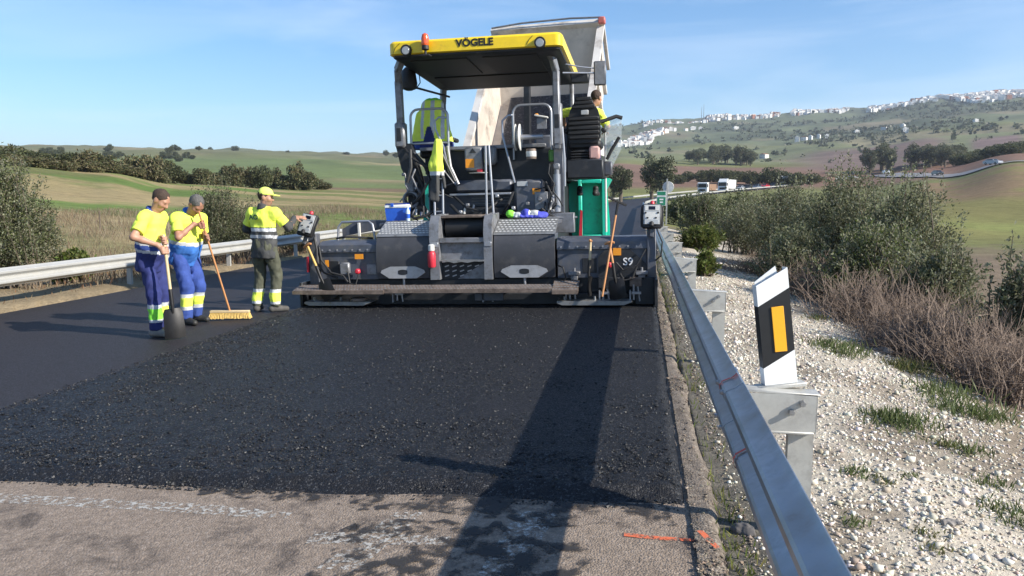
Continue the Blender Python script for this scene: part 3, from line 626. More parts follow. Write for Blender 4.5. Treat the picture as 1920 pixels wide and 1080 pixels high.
# adjusting gear under the walkway
for x in (-1.15, .28, 1.55, 2.05, 2.5):
    mb = MB(); mb.cyl((x, -.05, .10), (x, -.05, .33), .018); mb.cyl((x + .09, -.05, .08), (x + .06, -.05, .30), .014); mb.bb(x - .03, x + .11, -.10, 0, .19, .225); mb.bb(x - .06, x - .04, -.12, 0, .08, .25); mb.build('adjuster', m_alu, pv)
B('hanging_plate', m_steel, .10, .55, -.12, -.09, .10, .27); B('crank_block', m_dark, 1.98, 2.36, -.10, .10, .28, .44)
for x in (1.62, 2.62):
    mb = MB(); mb.bb(x - .09, x + .09, -.06, .06, .47, .53, .01); mb.bb(x - .05, x + .05, -.05, .05, .40, .47, .005); mb.cyl((x, 0, .53), (x, 0, .58), .02); mb.build('valve_block', m_steel2, pv)
B('valve_block', m_steel2, -2.09, -1.93, -.02, .06, .50, .70, bev=.02); B('end_block', m_dark, 2.52, 2.80, -.05, .30, .03, .44)
B('end_plate', m_dark, 2.80, 2.85, -.25, 1.5, .015, .42); B('end_plate', m_dark, -2.72, -2.67, -.15, 1.5, .015, .40)
B('end_post', m_steel, 2.70, 2.83, .0, .14, .20, 1.18); B('end_post', m_steel, -2.60, -2.46, .0, .16, .35, 1.16)
B('post_step', m_treadr, 2.44, 2.62, -.06, .10, .30, .44)
for x0, x1, z0, z1, m in ((-1.84, -1.70, .75, .83, m_orsk), (-2.34, -2.28, .63, .74, m_orsk), (2.20, 2.32, .76, .87, m_orsk)): B('warning_sticker', m, x0, x1, .018, .0225, z0, z1, bev=0)
B('red_reflector', m_red, -2.64, -2.61, -.02, .10, .55, .80); B('red_knob', m_red, -1.83, -1.75, -.06, .02, .52, .60, bev=.03); B('red_knob', m_red, 2.10, 2.18, -.04, .02, .58, .66, bev=.03)
text_mesh('stencil_lettering', 'S9', .16, m_wtext, pv, (2.42, .024, .66), (R(90), 0, 0))
# hoses on the screed
for pts, r_ in (([(-2.42, .0, .95), (-2.36, -.08, .75), (-2.2, -.1, .55), (-2.0, -.1, .50), (-1.93, -.1, .40)], .016), ([(-1.95, -.02, .55), (-1.9, -.09, .38), (-1.8, -.1, .36), (-1.76, -.06, .52)], .012),
                ([(2.68, -.02, .85), (2.55, -.09, .62), (2.35, -.1, .55), (2.25, -.08, .66)], .013), ([(2.30, -.05, .5), (2.36, -.12, .40), (2.48, -.1, .42), (2.55, -.06, .6)], .016),
                ([(1.38, -.02, .62), (1.46, -.1, .6), (1.50, -.1, .45), (1.44, -.08, .34)], .014), ([(2.84, -.03, 1.15), (2.92, -.04, .95), (2.90, -.04, .75), (2.80, .02, .66)], .012),
                ([(-2.48, -.02, 1.1), (-2.42, -.09, .92), (-2.44, -.06, .7), (-2.34, -.05, .55), (-2.1, -.08, .46)], .018)): TB('hose', m_rub, pts, r_)
# control panels at both ends
def control_panel(loc, rot, lbl):
    c = empty('control_panel', loc, rot); c.parent = pv; c['label'] = lbl
    return c
def fill_panel(c):
    mb = MB(); mb.box((0, .03, 0), (.285, .075, .36), None, .03); h_ = mb.build('housing', m_rub, c)
    for nm, m, d in (('faceplate', m_panel, (0, -.012, .02, .235, .012, .29)), ('screen', m_screen, (0, -.020, .115, .10, .006, .055)), ('key_field', m_cream, (0, -.020, .0, .19, .006, .11)), ('display_bezel', m_cream, (0, -.0195, .115, .20, .005, .075)), ('keypad', m_panel, (0, -.0235, -.09, .20, .008, .07))):
        mb = MB(); mb.box(d[:3], d[3:], None, .004); mb.build(nm, m, c)
    for x, z in ((-.09, .045), (.09, .045), (-.06, -.03), (.06, -.03)):
        mb = MB(); mb.box((x, -.026, z), (.03, .012, .022), None, .004); mb.build('switch', m_rub, c)
    mb = MB(); mb.lathe([(.035, 0), (.032, .05), (.015, .065)], (0, -.03, -.15), 'Z', 12); mb.build('joystick', m_rub, c)
    mb = MB(); mb.lathe([(.032, 0), (.032, .035), (.02, .05)], (0, .02, .18), 'Z', 12); mb.build('warning_lamp', m_red, c)
    mb = MB(); mb.tube([(-.15, .05, .15), (-.155, .02, 0), (-.15, .05, -.15)], .012, 6); mb.build('guard', m_rub, c)
    mb = MB(); mb.tube([(.15, .05, .15), (.155, .02, 0), (.15, .05, -.15)], .012, 6); mb.build('guard', m_rub, c)
    mb = MB(); mb.box((0, .08, -.2), (.06, .05, .2), None, .01); mb.build('mount', m_steel, c)
c2 = empty('control_panel', (2.77, -.06, 1.335), (R(-14), R(1), R(-4))); c2.parent = pv; fill_panel(c2)
c1 = empty('control_panel', (-2.56, -.10, 1.31), (R(-20), R(11), R(-14))); c1.parent = pv; fill_panel(c1)
# folded walkway arm and hoop rails on the left end
TB('hoop_rail', m_alu, [(-2.30, .5, 1.03), (-2.28, .5, 1.24), (-2.22, .5, 1.32), (-1.76, .5, 1.33), (-1.70, .5, 1.28), (-1.66, .5, 1.03)], .02)
mb = MB(); mb.prism([(-2.32, 1.08), (-1.55, 1.20), (-1.50, 1.33), (-2.05, 1.34), (-2.32, 1.20)], 1, .75, .95); mb.build('side_arm', m_steel, pv)
B('arm_marker', m_cream, -2.03, -1.99, .70, .74, 1.02, 1.30, bev=.004)
TB('hose', m_rub, [(-2.3, .45, 1.06), (-2.1, .3, 1.09), (-1.9, .35, 1.08), (-1.7, .5, 1.05)], .018)
# tractor ----------------------------------------------------------------
for s in (-1, 1):
    mb = MB(); pr = [(1.75, .12), (1.95, .015), (4.9, .015), (5.15, .12), (5.2, .45), (5.05, .70), (4.8, .78), (2.1, .78), (1.8, .68), (1.68, .42)]
    mb.prism(pr, 0, s * .78, s * 1.20); tk = mb.build('crawler_track', m_rub, pv)
    for i in range(22):
        mb = MB(); yy = 1.95 + i * .135; mb.bb(s * .77, s * 1.21, yy, yy + .08, .0, .03, .004); mb.build('track_pad', m_rub, tk)
    mb = MB(); mb.prism([(.4, .45), (.6, .35), (3.2, .55), (3.2, .75), (.7, .70)], 0, s * 1.30, s * 1.42); mb.build('tow_arm', m_steel, pv)
    mb = MB(); mb.lathe([(.03, 0), (.19, .01), (.19, .07), (.03, .08)], (s * 1.0, 1.0, .5), 'X', 14); mb.build('auger_flight', m_treadr, pv)
TB('auger_shaft', m_dark, [(-2.3, 1.35, .42), (2.3, 1.35, .42)], .06)
B('tractor_body', m_dark, -1.16, 1.16, 2.0, 5.0, .55, 1.95, bev=.03)
B('rear_wall', m_dark, -.98, 1.30, 1.82, 2.0, 1.75, 2.50, bev=.02)
B('deck', m_steel, -1.34, 1.34, 2.0, 5.0, 1.95, 2.08)
B('deck_sill', m_steel2, -1.20, 1.02, 1.70, 1.83, 2.50, 2.56)
B('deck_front_wall', m_steel, -1.30, 1.30, 4.7, 4.8, 2.08, 2.45)
B('engine_hood', m_steel2, -.9, .9, 4.8, 5.5, 1.7, 2.35, bev=.05)
B('service_bar', m_alu, -.62, .45, 1.42, 1.46, 1.71, 1.745, bev=.004)
B('sloped_cover', m_steel, -.55, .45, 1.55, 1.85, 1.76, 1.97, bev=.04)
B('louver_panel', m_steel, -1.0, 1.3, 1.835, 1.85, 1.30, 1.74)
for i in range(6): B('louver', m_steel2, -.32, .42, 1.80, 1.83, 1.40 + i * .05, 1.415 + i * .05, bev=.003)
B('pump_housing', m_steel, .50, 1.0, 1.40, 1.82, 1.35, 1.95, bev=.05); B('cover_plate', m_steel2, .86, 1.08, 1.36, 1.39, 1.42, 1.74, bev=.05)
B('name_plate', m_panel, .56, .74, 1.385, 1.398, 1.84, 1.92, bev=.003)
B('warning_sticker', m_orsk, .82, .95, 1.385, 1.398, 1.70, 1.80, bev=0)
B('muffler', m_dark, -.45, .40, 1.50, 1.78, 1.34, 1.52, bev=.06)
for i, (pts, r_) in enumerate((([(-.6, 1.4, 1.55), (-.4, 1.25, 1.38), (-.1, 1.25, 1.36), (.1, 1.35, 1.5), (.3, 1.5, 1.65)], .028), ([(-.55, 1.45, 1.7), (-.3, 1.3, 1.5), (0, 1.3, 1.42), (.25, 1.35, 1.38)], .022), ([(.3, 1.4, 1.4), (.42, 1.3, 1.55), (.5, 1.35, 1.75)], .025),
                ([(-1.3, 1.4, 2.3), (-1.15, 1.25, 2.1), (-1.05, 1.3, 1.9), (-1.1, 1.35, 1.6), (-.95, 1.35, 1.35)], .03), ([(-1.35, 1.35, 1.5), (-1.2, 1.2, 1.34), (-1.0, 1.2, 1.38), (-.8, 1.3, 1.5)], .025),
                ([(-1.0, 1.3, 2.2), (-.9, 1.2, 2.0), (-1.05, 1.2, 1.75), (-1.2, 1.3, 1.62)], .024), ([(-1.4, 1.45, 2.55), (-1.2, 1.25, 2.35), (-.95, 1.25, 2.2), (-.9, 1.4, 1.95), (-1.0, 1.5, 1.7)], .022),
                ([(-1.25, 1.3, 2.5), (-1.22, 1.2, 2.2), (-1.3, 1.2, 1.95)], .03), ([(1.05, 1.35, 1.9), (1.15, 1.25, 1.7), (1.1, 1.3, 1.45)], .02), ([(.9, 1.3, 1.4), (1.0, 1.2, 1.46), (1.1, 1.3, 1.36)], .018))): TB('hose', m_rub, pts, r_)
for x, y, z, m in ((-1.2, 1.3, 1.45, m_cream), (-1.1, 1.25, 1.40, m_alu), (-1.0, 1.3, 1.42, m_cream), (-.92, 1.28, 1.40, m_alu), (-1.28, 1.28, 2.05, m_alu), (-1.18, 1.3, 1.9, m_alu), (-.35, 1.32, 1.45, m_cream), (-.2, 1.34, 1.5, m_alu), (.02, 1.34, 1.44, m_alu), (1.12, 1.3, 1.5, m_cream)):
    mb = MB(); mb.cyl((x, y, z - .06), (x + .02, y, z + .05), .022, .018, 8); mb.build('hose_fitting', m, pv)
for i in range(16):
    sd_ = -1 if i < 10 else 1; x_ = random.uniform(-1.4, -.62) if sd_ < 0 else random.uniform(.45, 1.25); z_ = random.uniform(1.4, 2.35) if sd_ < 0 else random.uniform(1.38, 2.2); y_ = random.uniform(1.22, 1.4)
    TB('hose', random.choice((m_rub, m_rub, m_steel2)), [(x_, y_, z_), (x_ + random.gauss(0, .08), y_ - .05, z_ - random.uniform(.05, .2)), (x_ + random.gauss(0, .15), y_, z_ - random.uniform(.2, .4)), (x_ + random.gauss(0, .2), y_ + .1, max(1.3, z_ - random.uniform(.3, .55)))], random.uniform(.010, .022))
for i in range(14):
    x_ = random.choice((random.uniform(-1.4, -.6), random.uniform(-.5, .4), random.uniform(.5, 1.2))); z_ = random.uniform(1.36, 2.3) if x_ < -.6 else random.uniform(1.36, 1.7)
    B('valve', random.choice((m_steel2, m_alu, m_plate)), x_ - .03, x_ + .03, 1.28, 1.36, z_ - .025, z_ + .03, bev=.008)
# left lift column
mb = MB(); mb.prism([(-1.55, 2.62), (-1.28, 2.62), (-1.18, 2.25), (-1.10, 1.95), (-1.12, 1.40), (-1.36, 1.38), (-1.36, 1.98), (-1.46, 2.20)], 1, 1.42, 1.62); mb.build('lift_column', m_dark, pv)
mb = MB(); mb.tube(arc((-1.285, 1.34, 1.66), .125, 0, 340, 20), .028, 8); mb.build('hose_coil', m_steel2, pv)
mb = MB(); mb.tube(arc((-1.285, 1.31, 1.67), .085, 20, 330, 16), .02, 8); mb.build('hose_coil', m_rub, pv)
mb = MB(); mb.cyl((-1.30, 1.38, 2.05), (-1.28, 1.38, 1.80), .085, .085, 14); mb.build('filter_canister', m_steel2, pv)
TB('brace', m_dark, [(-1.20, 1.35, 2.45), (-.95, 1.35, 2.15), (-.88, 1.4, 1.9)], .035); TB('brace', m_steel2, [(-.62, 1.38, 2.55), (-.58, 1.38, 2.2), (-.45, 1.38, 1.9)], .03); TB('brace', m_dark, [(-.75, 1.36, 2.5), (-.5, 1.36, 1.95)], .025)
mb = MB(); mb.cyl((1.235, 1.38, 1.40), (1.235, 1.38, 2.02), .062, .062, 16); cy = mb.build('lift_cylinder', m_alu, pv)
mb = MB(); mb.cyl((1.235, 1.38, 2.02), (1.235, 1.38, 2.14), .045); mb.bb(1.18, 1.29, 1.33, 1.43, 2.10, 2.20, .015); mb.build('rod_eye', m_steel2, cy)
TB('side_rail', m_alu, [(1.36, 1.45, 1.82), (1.36, 1.45, 2.30), (1.33, 1.45, 2.8)], .022)
B('right_frame', m_steel, 1.17, 1.33, 1.55, 1.75, 1.35, 2.55); B('cylinder_foot', m_steel2, 1.15, 1.52, 1.30, 1.50, 1.05, 1.38)
# equipment on the rear wall
bx = B('control_cabinet', m_steel2, -.37, -.06, 1.55, 1.82, 2.13, 2.53, bev=.03)
B('warning_sticker', m_orsk, -.35, -.20, 1.545, 1.549, 2.18, 2.33, parent=bx, bev=0)
mb = MB(); mb.prism([(-.28, 2.43), (-.16, 2.43), (-.22, 2.51)], 1, 1.543, 1.549); mb.build('symbol', m_dark, bx)
B('valve_console', m_steel2, -.05, .18, 1.55, 1.75, 2.22, 2.54, bev=.05)
mb = MB(); mb.lathe([(.02, 0), (.16, .008), (.17, .022), (.02, .03)], (-.14, 1.6, 2.075), 'Z', 16); mb.build('tray', m_cream, pv); B('rag', m_red, -.16, -.06, 1.55, 1.64, 2.105, 2.16, bev=.02)
for xa, xb in ((.055, .055), (.11, .17)): TB('grab_rail', m_alu, [(xb, 1.25, 1.39), (xa, 1.30, 2.53)], .02)
for x in (-.835, -.69): TB('ladder_rail', m_alu, [(x, 1.2, 1.30), (x, 1.25, 2.05)], .02)
for z in (1.45, 1.72, 2.0): TB('ladder_rung', m_alu, [(-.835, 1.21, z), (-.69, 1.21, z)], .014)
TB('hand_rail', m_alu, hoop(-1.30, -.64, 1.55, 2.25, 3.20, .14), .022); TB('hand_rail', m_alu, [(-1.28, 1.55, 2.62), (-.62, 1.55, 2.62)], .02)
TB('hand_rail', m_alu, [(-.64, 1.55, 3.04), (-.80, 1.55, 3.05), (-.87, 1.55, 2.99), (-.86, 1.55, 2.85), (-.72, 1.5, 2.55), (-.62, 1.4, 2.15), (-.50, 1.38, 1.9)], .018)
TB('hand_rail', m_alu, hoop(.46, 1.12, 1.75, 2.3, 3.22, .14), .022)
TB('hand_rail', m_alu, [(.46, 1.75, 3.06), (.38, 1.7, 3.05), (.29, 1.65, 2.96), (.30, 1.6, 2.7), (.40, 1.5, 2.35), (.52, 1.42, 1.9)], .018)
mb = MB(); mb.lathe([(.03, 0), (.22, .0), (.225, .012), (.10, .02), (.10, .07), (.225, .078), (.22, .09), (.03, .09)], (.53, 1.52, 2.66), 'X', 22); mb.build('cable_reel', m_cream, pv)
mb = MB(); mb.cyl((.62, 1.52, 2.66), (1.0, 1.52, 2.66), .045); mb.build('reel_axle', m_alu, pv)
mb = MB(); mb.lathe([(.085, 0), (.09, .02), (.09, .15), (.085, .17)], (.80, 1.50, 2.29), 'Z', 16); ro = mb.build('canister', m_treadr, pv)
mb = MB(); mb.lathe([(.091, 0), (.093, .01), (.093, .08), (.091, .09)], (.80, 1.50, 2.33), 'Z', 16); mb.build('paper_label', m_cream, ro)
B('console_bracket', m_steel2, .85, 1.02, 1.9, 1.93, 2.82, 3.0, bev=.003); B('console', m_steel, .80, 1.10, 1.95, 2.5, 2.2, 2.72, bev=.03)
mb = MB(); mb.box((.93, 1.9, 3.03), (.24, .10, .03), (0, R(12), 0), .01); mb.build('tool_tray', m_cream, pv); B('orange_knob', m_orsk, .82, .88, 1.86, 1.93, 3.04, 3.08, bev=.02)
B('green_canister', M('green_paint_light', (0.08, 0.22, 0.03), .5), 1.08, 1.20, 1.58, 1.70, 2.24, 2.44, bev=.02)
# posts of the canopy
def post(x, y, pts): 
    mb = MB()
    for (xa, ya, za, wa), (xb, yb, zb, wb) in zip(pts, pts[1:]):
        d_ = Vector((xb - xa, yb - ya, zb - za)); L_ = d_.length; q = d_.to_track_quat('Z', 'X').to_matrix()
        c_ = Vector(((xa + xb) / 2, (ya + yb) / 2, (za + zb) / 2)); mb.box(c_, (wa, wa * 0.9, L_ + wa * .25), q, .02)
    return mb.build('canopy_post', m_steel2, pv)
pa = post(0, 0, [(-1.44, 1.45, 2.62, .13), (-1.44, 1.40, 3.66, .13), (-1.42, 1.32, 3.84, .125), (-1.30, 1.20, 4.0, .12)])
B('post_clamp', m_steel2, -1.54, -1.36, 1.36, 1.56, 2.55, 2.98, parent=pa, bev=.03); B('clamp_window', m_dark, -1.50, -1.42, 1.352, 1.362, 2.66, 2.88, parent=pa, bev=.003)
pb = post(0, 0, [(1.255, 1.45, 2.45, .125), (1.25, 1.40, 3.70, .115), (1.21, 1.32, 3.88, .11), (1.12, 1.20, 4.02, .11)])
B('post_clamp', m_steel2, 1.18, 1.335, 1.37, 1.55, 2.5, 3.20, parent=pb, bev=.03); B('clamp_window', m_dark, 1.21, 1.29, 1.362, 1.372, 2.78, 3.0, parent=pb, bev=.003)
post(0, 0, [(-1.30, 3.9, 2.2, .12), (-1.30, 3.85, 3.55, .12), (-1.26, 3.80, 3.86, .12)]); post(0, 0, [(1.30, 3.9, 2.2, .09), (1.30, 3.85, 3.9, .09)])
# canopy: a yellow rim with rounded plan, roof skin and black underside
def rrect(x0, x1, y0, y1, r, n=6):
    o = []
    for cx, cy, a in ((x1 - r, y0 + r, -90), (x1 - r, y1 - r, 0), (x0 + r, y1 - r, 90), (x0 + r, y0 + r, 180)):
        o += [(cx + r * math.cos(R(a + 90 * i / n)), cy + r * math.sin(R(a + 90 * i / n))) for i in range(n + 1)]
    return o
def cz(y): return -(y - .8) * .035            # the roof falls slightly towards the front
def ring(prof, x0, x1, y0, y1, r):
    """closed skin: prof is a list of (inset, z)"""
    mb = MB(); vs = []; loops = [rrect(x0 + i_, x1 - i_, y0 + i_, y1 - i_, max(.02, r - i_ * .6)) for i_, _ in prof]; n = len(loops[0])
    for lp, (_, z) in zip(loops, prof): vs += [(x, y, z + cz(y)) for x, y in lp]
    fs = [(k * n + j, k * n + (j + 1) % n, (k + 1) * n + (j + 1) % n, (k + 1) * n + j) for k in range(len(prof) - 1) for j in range(n)]
    fs += [list(range(n))[::-1], [(len(prof) - 1) * n + j for j in range(n)]]
    mb.add(vs, fs); return mb
cn = ring([(0.035, 3.985), (0.0, 4.0), (0.0, 4.165), (.03, 4.20), (.10, 4.215)], -1.40, 1.42, .78, 4.0, .12).build('canopy', m_yellow, pv)
ring([(0.12, 3.93), (0.05, 3.955), (0.045, 3.984)], -1.40, 1.42, .78, 4.0, .12).build('canopy_underside', m_dark, cn)
for x0, x1, y0, y1 in ((-1.1, -.15, 1.0, 2.3), (.1, 1.0, 1.0, 2.3), (-1.1, 1.0, 2.5, 3.7)):
    mb = MB(); mb.box(((x0 + x1) / 2, (y0 + y1) / 2, 3.925 + cz((y0 + y1) / 2)), (x1 - x0, y1 - y0, .03), (-math.atan(.035), 0, 0), .012); mb.build('lining_panel', m_rub, cn)
for x in (-1.09, 1.075):
    mb = MB(); mb.lathe([(.085, -.02), (.09, .0), (.09, .09), (.08, .10)], (x, .74, 4.045), 'Y', 18); wl = mb.build('work_light', m_rub, cn)
    mb = MB(); mb.lathe([(.02, -.008), (.06, -.006), (.066, .0), (.066, .02)], (x, .722, 4.035), 'Y', 16); mb.build('lens', m_lens, wl)
text_mesh('lettering', 'VÖGELE', .155, m_text, cn, (.03, .776, 4.105), (R(90), 0, 0), .035, .003, 1.06)
mb = MB(); mb.tube([(-1.32, .775, 4.01), (-1.27, .774, 4.10), (-1.20, .774, 4.16)], .004, 4); mb.build('seam', m_text, cn)
mb = MB(); mb.tube([(.86, .775, 4.03), (.90, .774, 4.10), (.96, .774, 4.16)], .004, 4); mb.build('seam', m_text, cn)
bcn = MB(); bcn.cyl((-.755, .70, 3.93), (-.755, .70, 4.02), .02); bcn.lathe([(.05, 0), (.06, .01), (.055, .07)], (-.755, .70, 4.02), 'Z', 14); bcn.bb(-.83, -.68, .66, .80, 3.925, 3.95, .005); bc = bcn.build('beacon', m_rub, cn)
mb = MB(); mb.lathe([(.058, 0), (.064, .03), (.062, .11), (.045, .17), (.015, .19)], (-.755, .70, 4.09), 'Z', 16); mb.build('dome', m_beacon, bc)
# lamp drum and mirror
mb = MB(); mb.lathe([(.05, 0), (.13, .03), (.15, .12), (.12, .34), (.06, .40)], (-1.42, 1.95, 3.58), 'Z', 16); dr = mb.build('work_lamp_drum', m_rub, pv)
mb = MB(); mb.tube([(-1.42, 1.9, 3.95), (-1.30, 1.9, 4.0), (-1.22, 1.9, 3.90), (-1.20, 1.9, 3.70), (-1.28, 1.9, 3.60)], .01, 6); mb.build('cage_bar', m_rub, dr)
TB('brace', m_dark, [(-1.40, 2.0, 3.66), (-1.1, 3.6, 3.66)], .02)
mb = MB(); mb.box((1.93, 2.2, 3.75), (.21, .07, .41), None, .03); mi_ = mb.build('mirror', m_steel, pv)
mb = MB(); mb.box((1.93, 2.163, 3.75), (.17, .006, .37), None, .003); mb.build('mirror_back', m_steel2, mi_)
TB('mirror_arm', m_alu, [(1.28, 2.0, 3.92), (1.6, 2.1, 3.86), (1.84, 2.2, 3.84)], .012); TB('mirror_arm', m_alu, [(1.3, 2.0, 3.76), (1.84, 2.2, 3.76)], .016)
B('fan_box', m_dark, 1.42, 1.74, 2.15, 2.3, 3.60, 3.78, bev=.02)
# seats
def seat(cx, y, z, rotz=0.0):
    st = empty('operator_seat', (cx, y, z), (0, 0, rotz)); st.parent = pv
    prof = [(-.24, 0), (-.29, .10), (-.29, .40), (-.25, .56), (-.17, .70), (-.14, .79), (.12, .79), (.16, .70), (.25, .56), (.29, .40), (.29, .10), (.24, 0)]
    mb = MB(); mb.prism([(x * .97, zz) for x, zz in prof], 1, .0, .10); mb.build('backrest', m_rub, st)
    k = 0
    for zz, w_ in ((.10, .26), (.18, .27), (.26, .27), (.34, .27), (.42, .26), (.62, .20), (.69, .165), (.755, .135)):
        mb = MB(); mb.box((0, -.012, zz), (w_ * 2, .05, .062), None, .022); mb.build('rib', m_rub, st); k += 1
    mb = MB(); mb.box((.02, -.03, .52), (.13, .03, .08), None, .008); mb.build('label_plate', m_panel, st)
    mb = MB(); mb.box((0, .32, -.02), (.56, .55, .16), None, .06); mb.build('cushion', m_rub, st)
    for s in (-1, 1):
        mb = MB(); mb.box((s * .33, .28, .22), (.08, .42, .07), None, .03); mb.build('armrest', m_rub, st)
    mb = MB(); mb.box((0, .30, -.24), (.40, .40, .32), None, .02); mb.build('pedestal', m_dark, st)
    return st
seat(1.645, 2.15, 2.57, R(-3)); seat(-1.05, 2.1, 2.50, R(2))
pod = B('seat_pod', m_dark, 1.37, 1.99, 1.75, 3.0, 1.95, 2.27, bev=.02)
for i in range(4): B('bellows_fold', m_rub, 1.42, 1.72, 2.0, 2.5, 2.27 + i * .045, 2.30 + i * .045, parent=pod, bev=.01)
B('lunch_bag', M('pink_cloth', (0.50, 0.30, 0.27), .8), 1.74, 1.92, 1.95, 2.2, 2.275, 2.50, bev=.03)
mb = MB(); mb.prism([(1.99, 2.1), (2.02, 2.95), (2.30, 3.0), (2.28, 2.45), (2.10, 2.1)], 1, 2.35, 2.362); mb.build('side_window', m_glass, pv)
TB('window_arm', m_rub, [(1.93, 2.25, 2.93), (2.2, 2.32, 3.02), (2.30, 2.34, 2.99)], .035); TB('wiper_arm', m_rub, [(2.03, 2.3, 2.28), (2.10, 2.3, 2.42), (2.25, 2.3, 2.66)], .03)
TB('pod_post', m_cream, [(2.0, 2.4, 1.0), (2.0, 2.4, 2.9)], .02); B('pod_foot', m_steel, 1.98, 2.12, 2.3, 2.5, 2.0, 2.25, bev=.02); B('steering_column', m_dark, 1.3, 1.42, 2.5, 2.7, 2.2, 2.95, bev=.02)
# hopper with its green wings
mb = MB(); mb.prism([(1.12, 1.86), (1.28, 2.0), (1.92, 2.02), (1.99, 1.1), (1.99, .62), (1.24, .62)], 1, 4.42, 4.50); hw = mb.build('hopper_wing', m_green, pv)
for d in ((1.36, 1.44, 4.20, 4.42, .72, 1.98), (1.84, 1.93, 4.20, 4.42, .72, 1.98), (1.44, 1.84, 4.20, 4.42, 1.90, 1.98), (1.44, 1.84, 4.20, 4.42, .72, .86)): B('wing_frame', m_green, *d, parent=hw, bev=.015)
mb = MB(); mb.prism([(1.37, .80), (1.44, .80), (1.45, 1.35), (1.41, 1.38)], 1, 4.185, 4.199); mb.build('red_stripe', m_red, hw)
B('red_lamp', m_red, 1.50, 1.74, 4.25, 4.35, 1.985, 2.06, parent=hw, bev=.02)
mb = MB(); mb.prism([(-1.12, 1.86), (-1.28, 2.0), (-1.92, 2.02), (-1.99, .62), (-1.24, .62)], 1, 4.42, 4.50); mb.build('hopper_wing', m_green, pv)
for s in (-1, 1):
    mb = MB(); mb.prism([(s * 1.99, 2.0), (s * 1.93, 2.0), (s * 1.2, .7), (s * 1.26, .7)], 1, 4.5, 6.2); mb.build('hopper_side', m_green, pv)
B('hopper_floor', m_dark, -1.2, 1.2, 5.0, 6.2, .55, .7); B('push_roller', m_dark, -1.1, 1.1, 6.2, 6.4, .4, .6, bev=.08)
mb = MB(); mb.ball((0, 5.5, .95), (1.3, .7, .45), 20); mb.build('hopper_load', m_mat, pv)
# ------------------------------------------------------------------ tipper truck in front of the paver
m_trw = M('dirty_white_body', (0.60, 0.57, 0.53), 0.5, 0, 0.12, 2, 0.05, 20, (0.25, 0.20, 0.16), 0.35, 1.5)
m_trin = M('worn_steel_lining', (0.54, 0.48, 0.42), 0.6, 0.1, 0.2, 2.5, 0.1, 20, (0.13, 0.10, 0.08), 0.25, 1.3)
m_load = asphalt_mat('asphalt_load', (0.030, 0.030, 0.036), (0.11, 0.105, 0.11), (0.05, 0.05, 0.055), 28, 0.6, 0.9, 0.25, 0.5, 0.6)
tk = empty('tipper_truck', (-2.38, 17.1, -.06), (0, TILT, R(-5)), 'tipper truck with its grey body raised high, feeding the paver', 'truck')
th = R(48); LB, HB, WB = 4.85, 1.22, 1.27
def tb(u, v): return (u * math.cos(th) - v * math.sin(th), 1.25 + u * math.sin(th) + v * math.cos(th))
def body_box(name, m, x0, x1, u0, u1, v0, v1):
    mb = MB(); mb.prism([tb(u0, v0), tb(u1, v0), tb(u1, v1), tb(u0, v1)], 0, x0, x1); return mb.build(name, m, tk, False)
tf = body_box('tipper_floor', m_trin, -WB, WB, 0, LB, -.08, 0)
body_box('tipper_load', m_load, -WB + .28, WB - .05, .1, LB * .78, .004, .16)
for s in (-1, 1):
    w_ = body_box('tipper_side', m_trin, s * WB, s * (WB + .05), -.15, LB, -.1, HB)
    for i in range(6):
        u = .3 + i * .93; mb = MB(); mb.prism([tb(u, -.12), tb(u + .1, -.12), tb(u + .1, HB), tb(u, HB)], 0, s * (WB + .05), s * (WB + .13)); mb.build('rib', m_trw, w_, False)
    mb = MB(); mb.prism([tb(-.15, HB), tb(LB + .05, HB), tb(LB + .05, HB + .09), tb(-.15, HB + .09)], 0, s * (WB - .03), s * (WB + .14)); mb.build('top_rail', m_trw, w_, False)
mb = MB(); mb.prism([tb(LB - 1.15, -.02), tb(LB + .02, HB + .12), tb(LB + .09, HB + .12), tb(LB - 1.05, -.1)], 0, -WB, WB); bh = mb.build('bulkhead', M('bare_bulkhead', (0.57, 0.51, 0.44), 0.6, 0.05, 0.15, 2, 0.08, 20, (0.30, 0.26, 0.22), 0.15, 1.2), tk, False)
mb = MB(); mb.prism([tb(LB - .02, HB + .05), tb(LB + .12, HB + .05), tb(LB + .12, HB + .2), tb(LB - .02, HB + .2)], 0, -WB - .14, WB + .14); mb.build('top_rail', m_trw, bh, False)
mb = MB(); y_, z_ = tb(LB, HB + .26); mb.tube([(-WB - .1, y_, z_), (-.6, y_ + .02, z_ + .07), (.6, y_ + .02, z_ + .09), (WB + .1, y_, z_ + .05)], .025, 6); mb.build('tarpaulin_roll', m_steel2, bh)
mb = MB(); y_, z_ = tb(LB, HB + .2); mb.bb(WB + .02, WB + .18, y_ - .1, y_ + .1, z_ - .06, z_ + .1, .02); mb.build('marker_lamp', M('dull_red', (.45, .12, .10), .5), bh)
mb = MB(); mb.prism([(-.2, 2.0), (.05, 2.4), (.1, 4.6), (-.05, 4.6)], 0, -.06, .06); mb.build('tail_post', m_dark, tk)
for s in (-1, 1): B('chassis_rail', m_dark, s * .42, s * .52, .1, 7.4, .75, 1.02, parent=tk)
mb = MB(); mb.cyl((0, 3.6, 1.0), (0, *tb(4.6, -.1)), .10, .07, 12); mb.build('tipping_ram', m_alu, tk)
def wheel(mb_parent, x, y, r, w, z=None, mt=None):
    z = r if z is None else z
    mb = MB(); mb.lathe([(r * .55, -w / 2), (r * .93, -w / 2), (r, -w * .35), (r, w * .35), (r * .93, w / 2), (r * .55, w / 2)], (x, y, z), 'X', 24); wh = mb.build('wheel', m_rub, mb_parent)
    mb = MB(); mb.lathe([(.05, -w * .52), (r * .3, -w * .5), (r * .56, -w * .38), (r * .56, w * .38), (r * .3, w * .5), (.05, w * .52)], (x, y, z), 'X', 16); mb.build('rim', m_alu, wh)
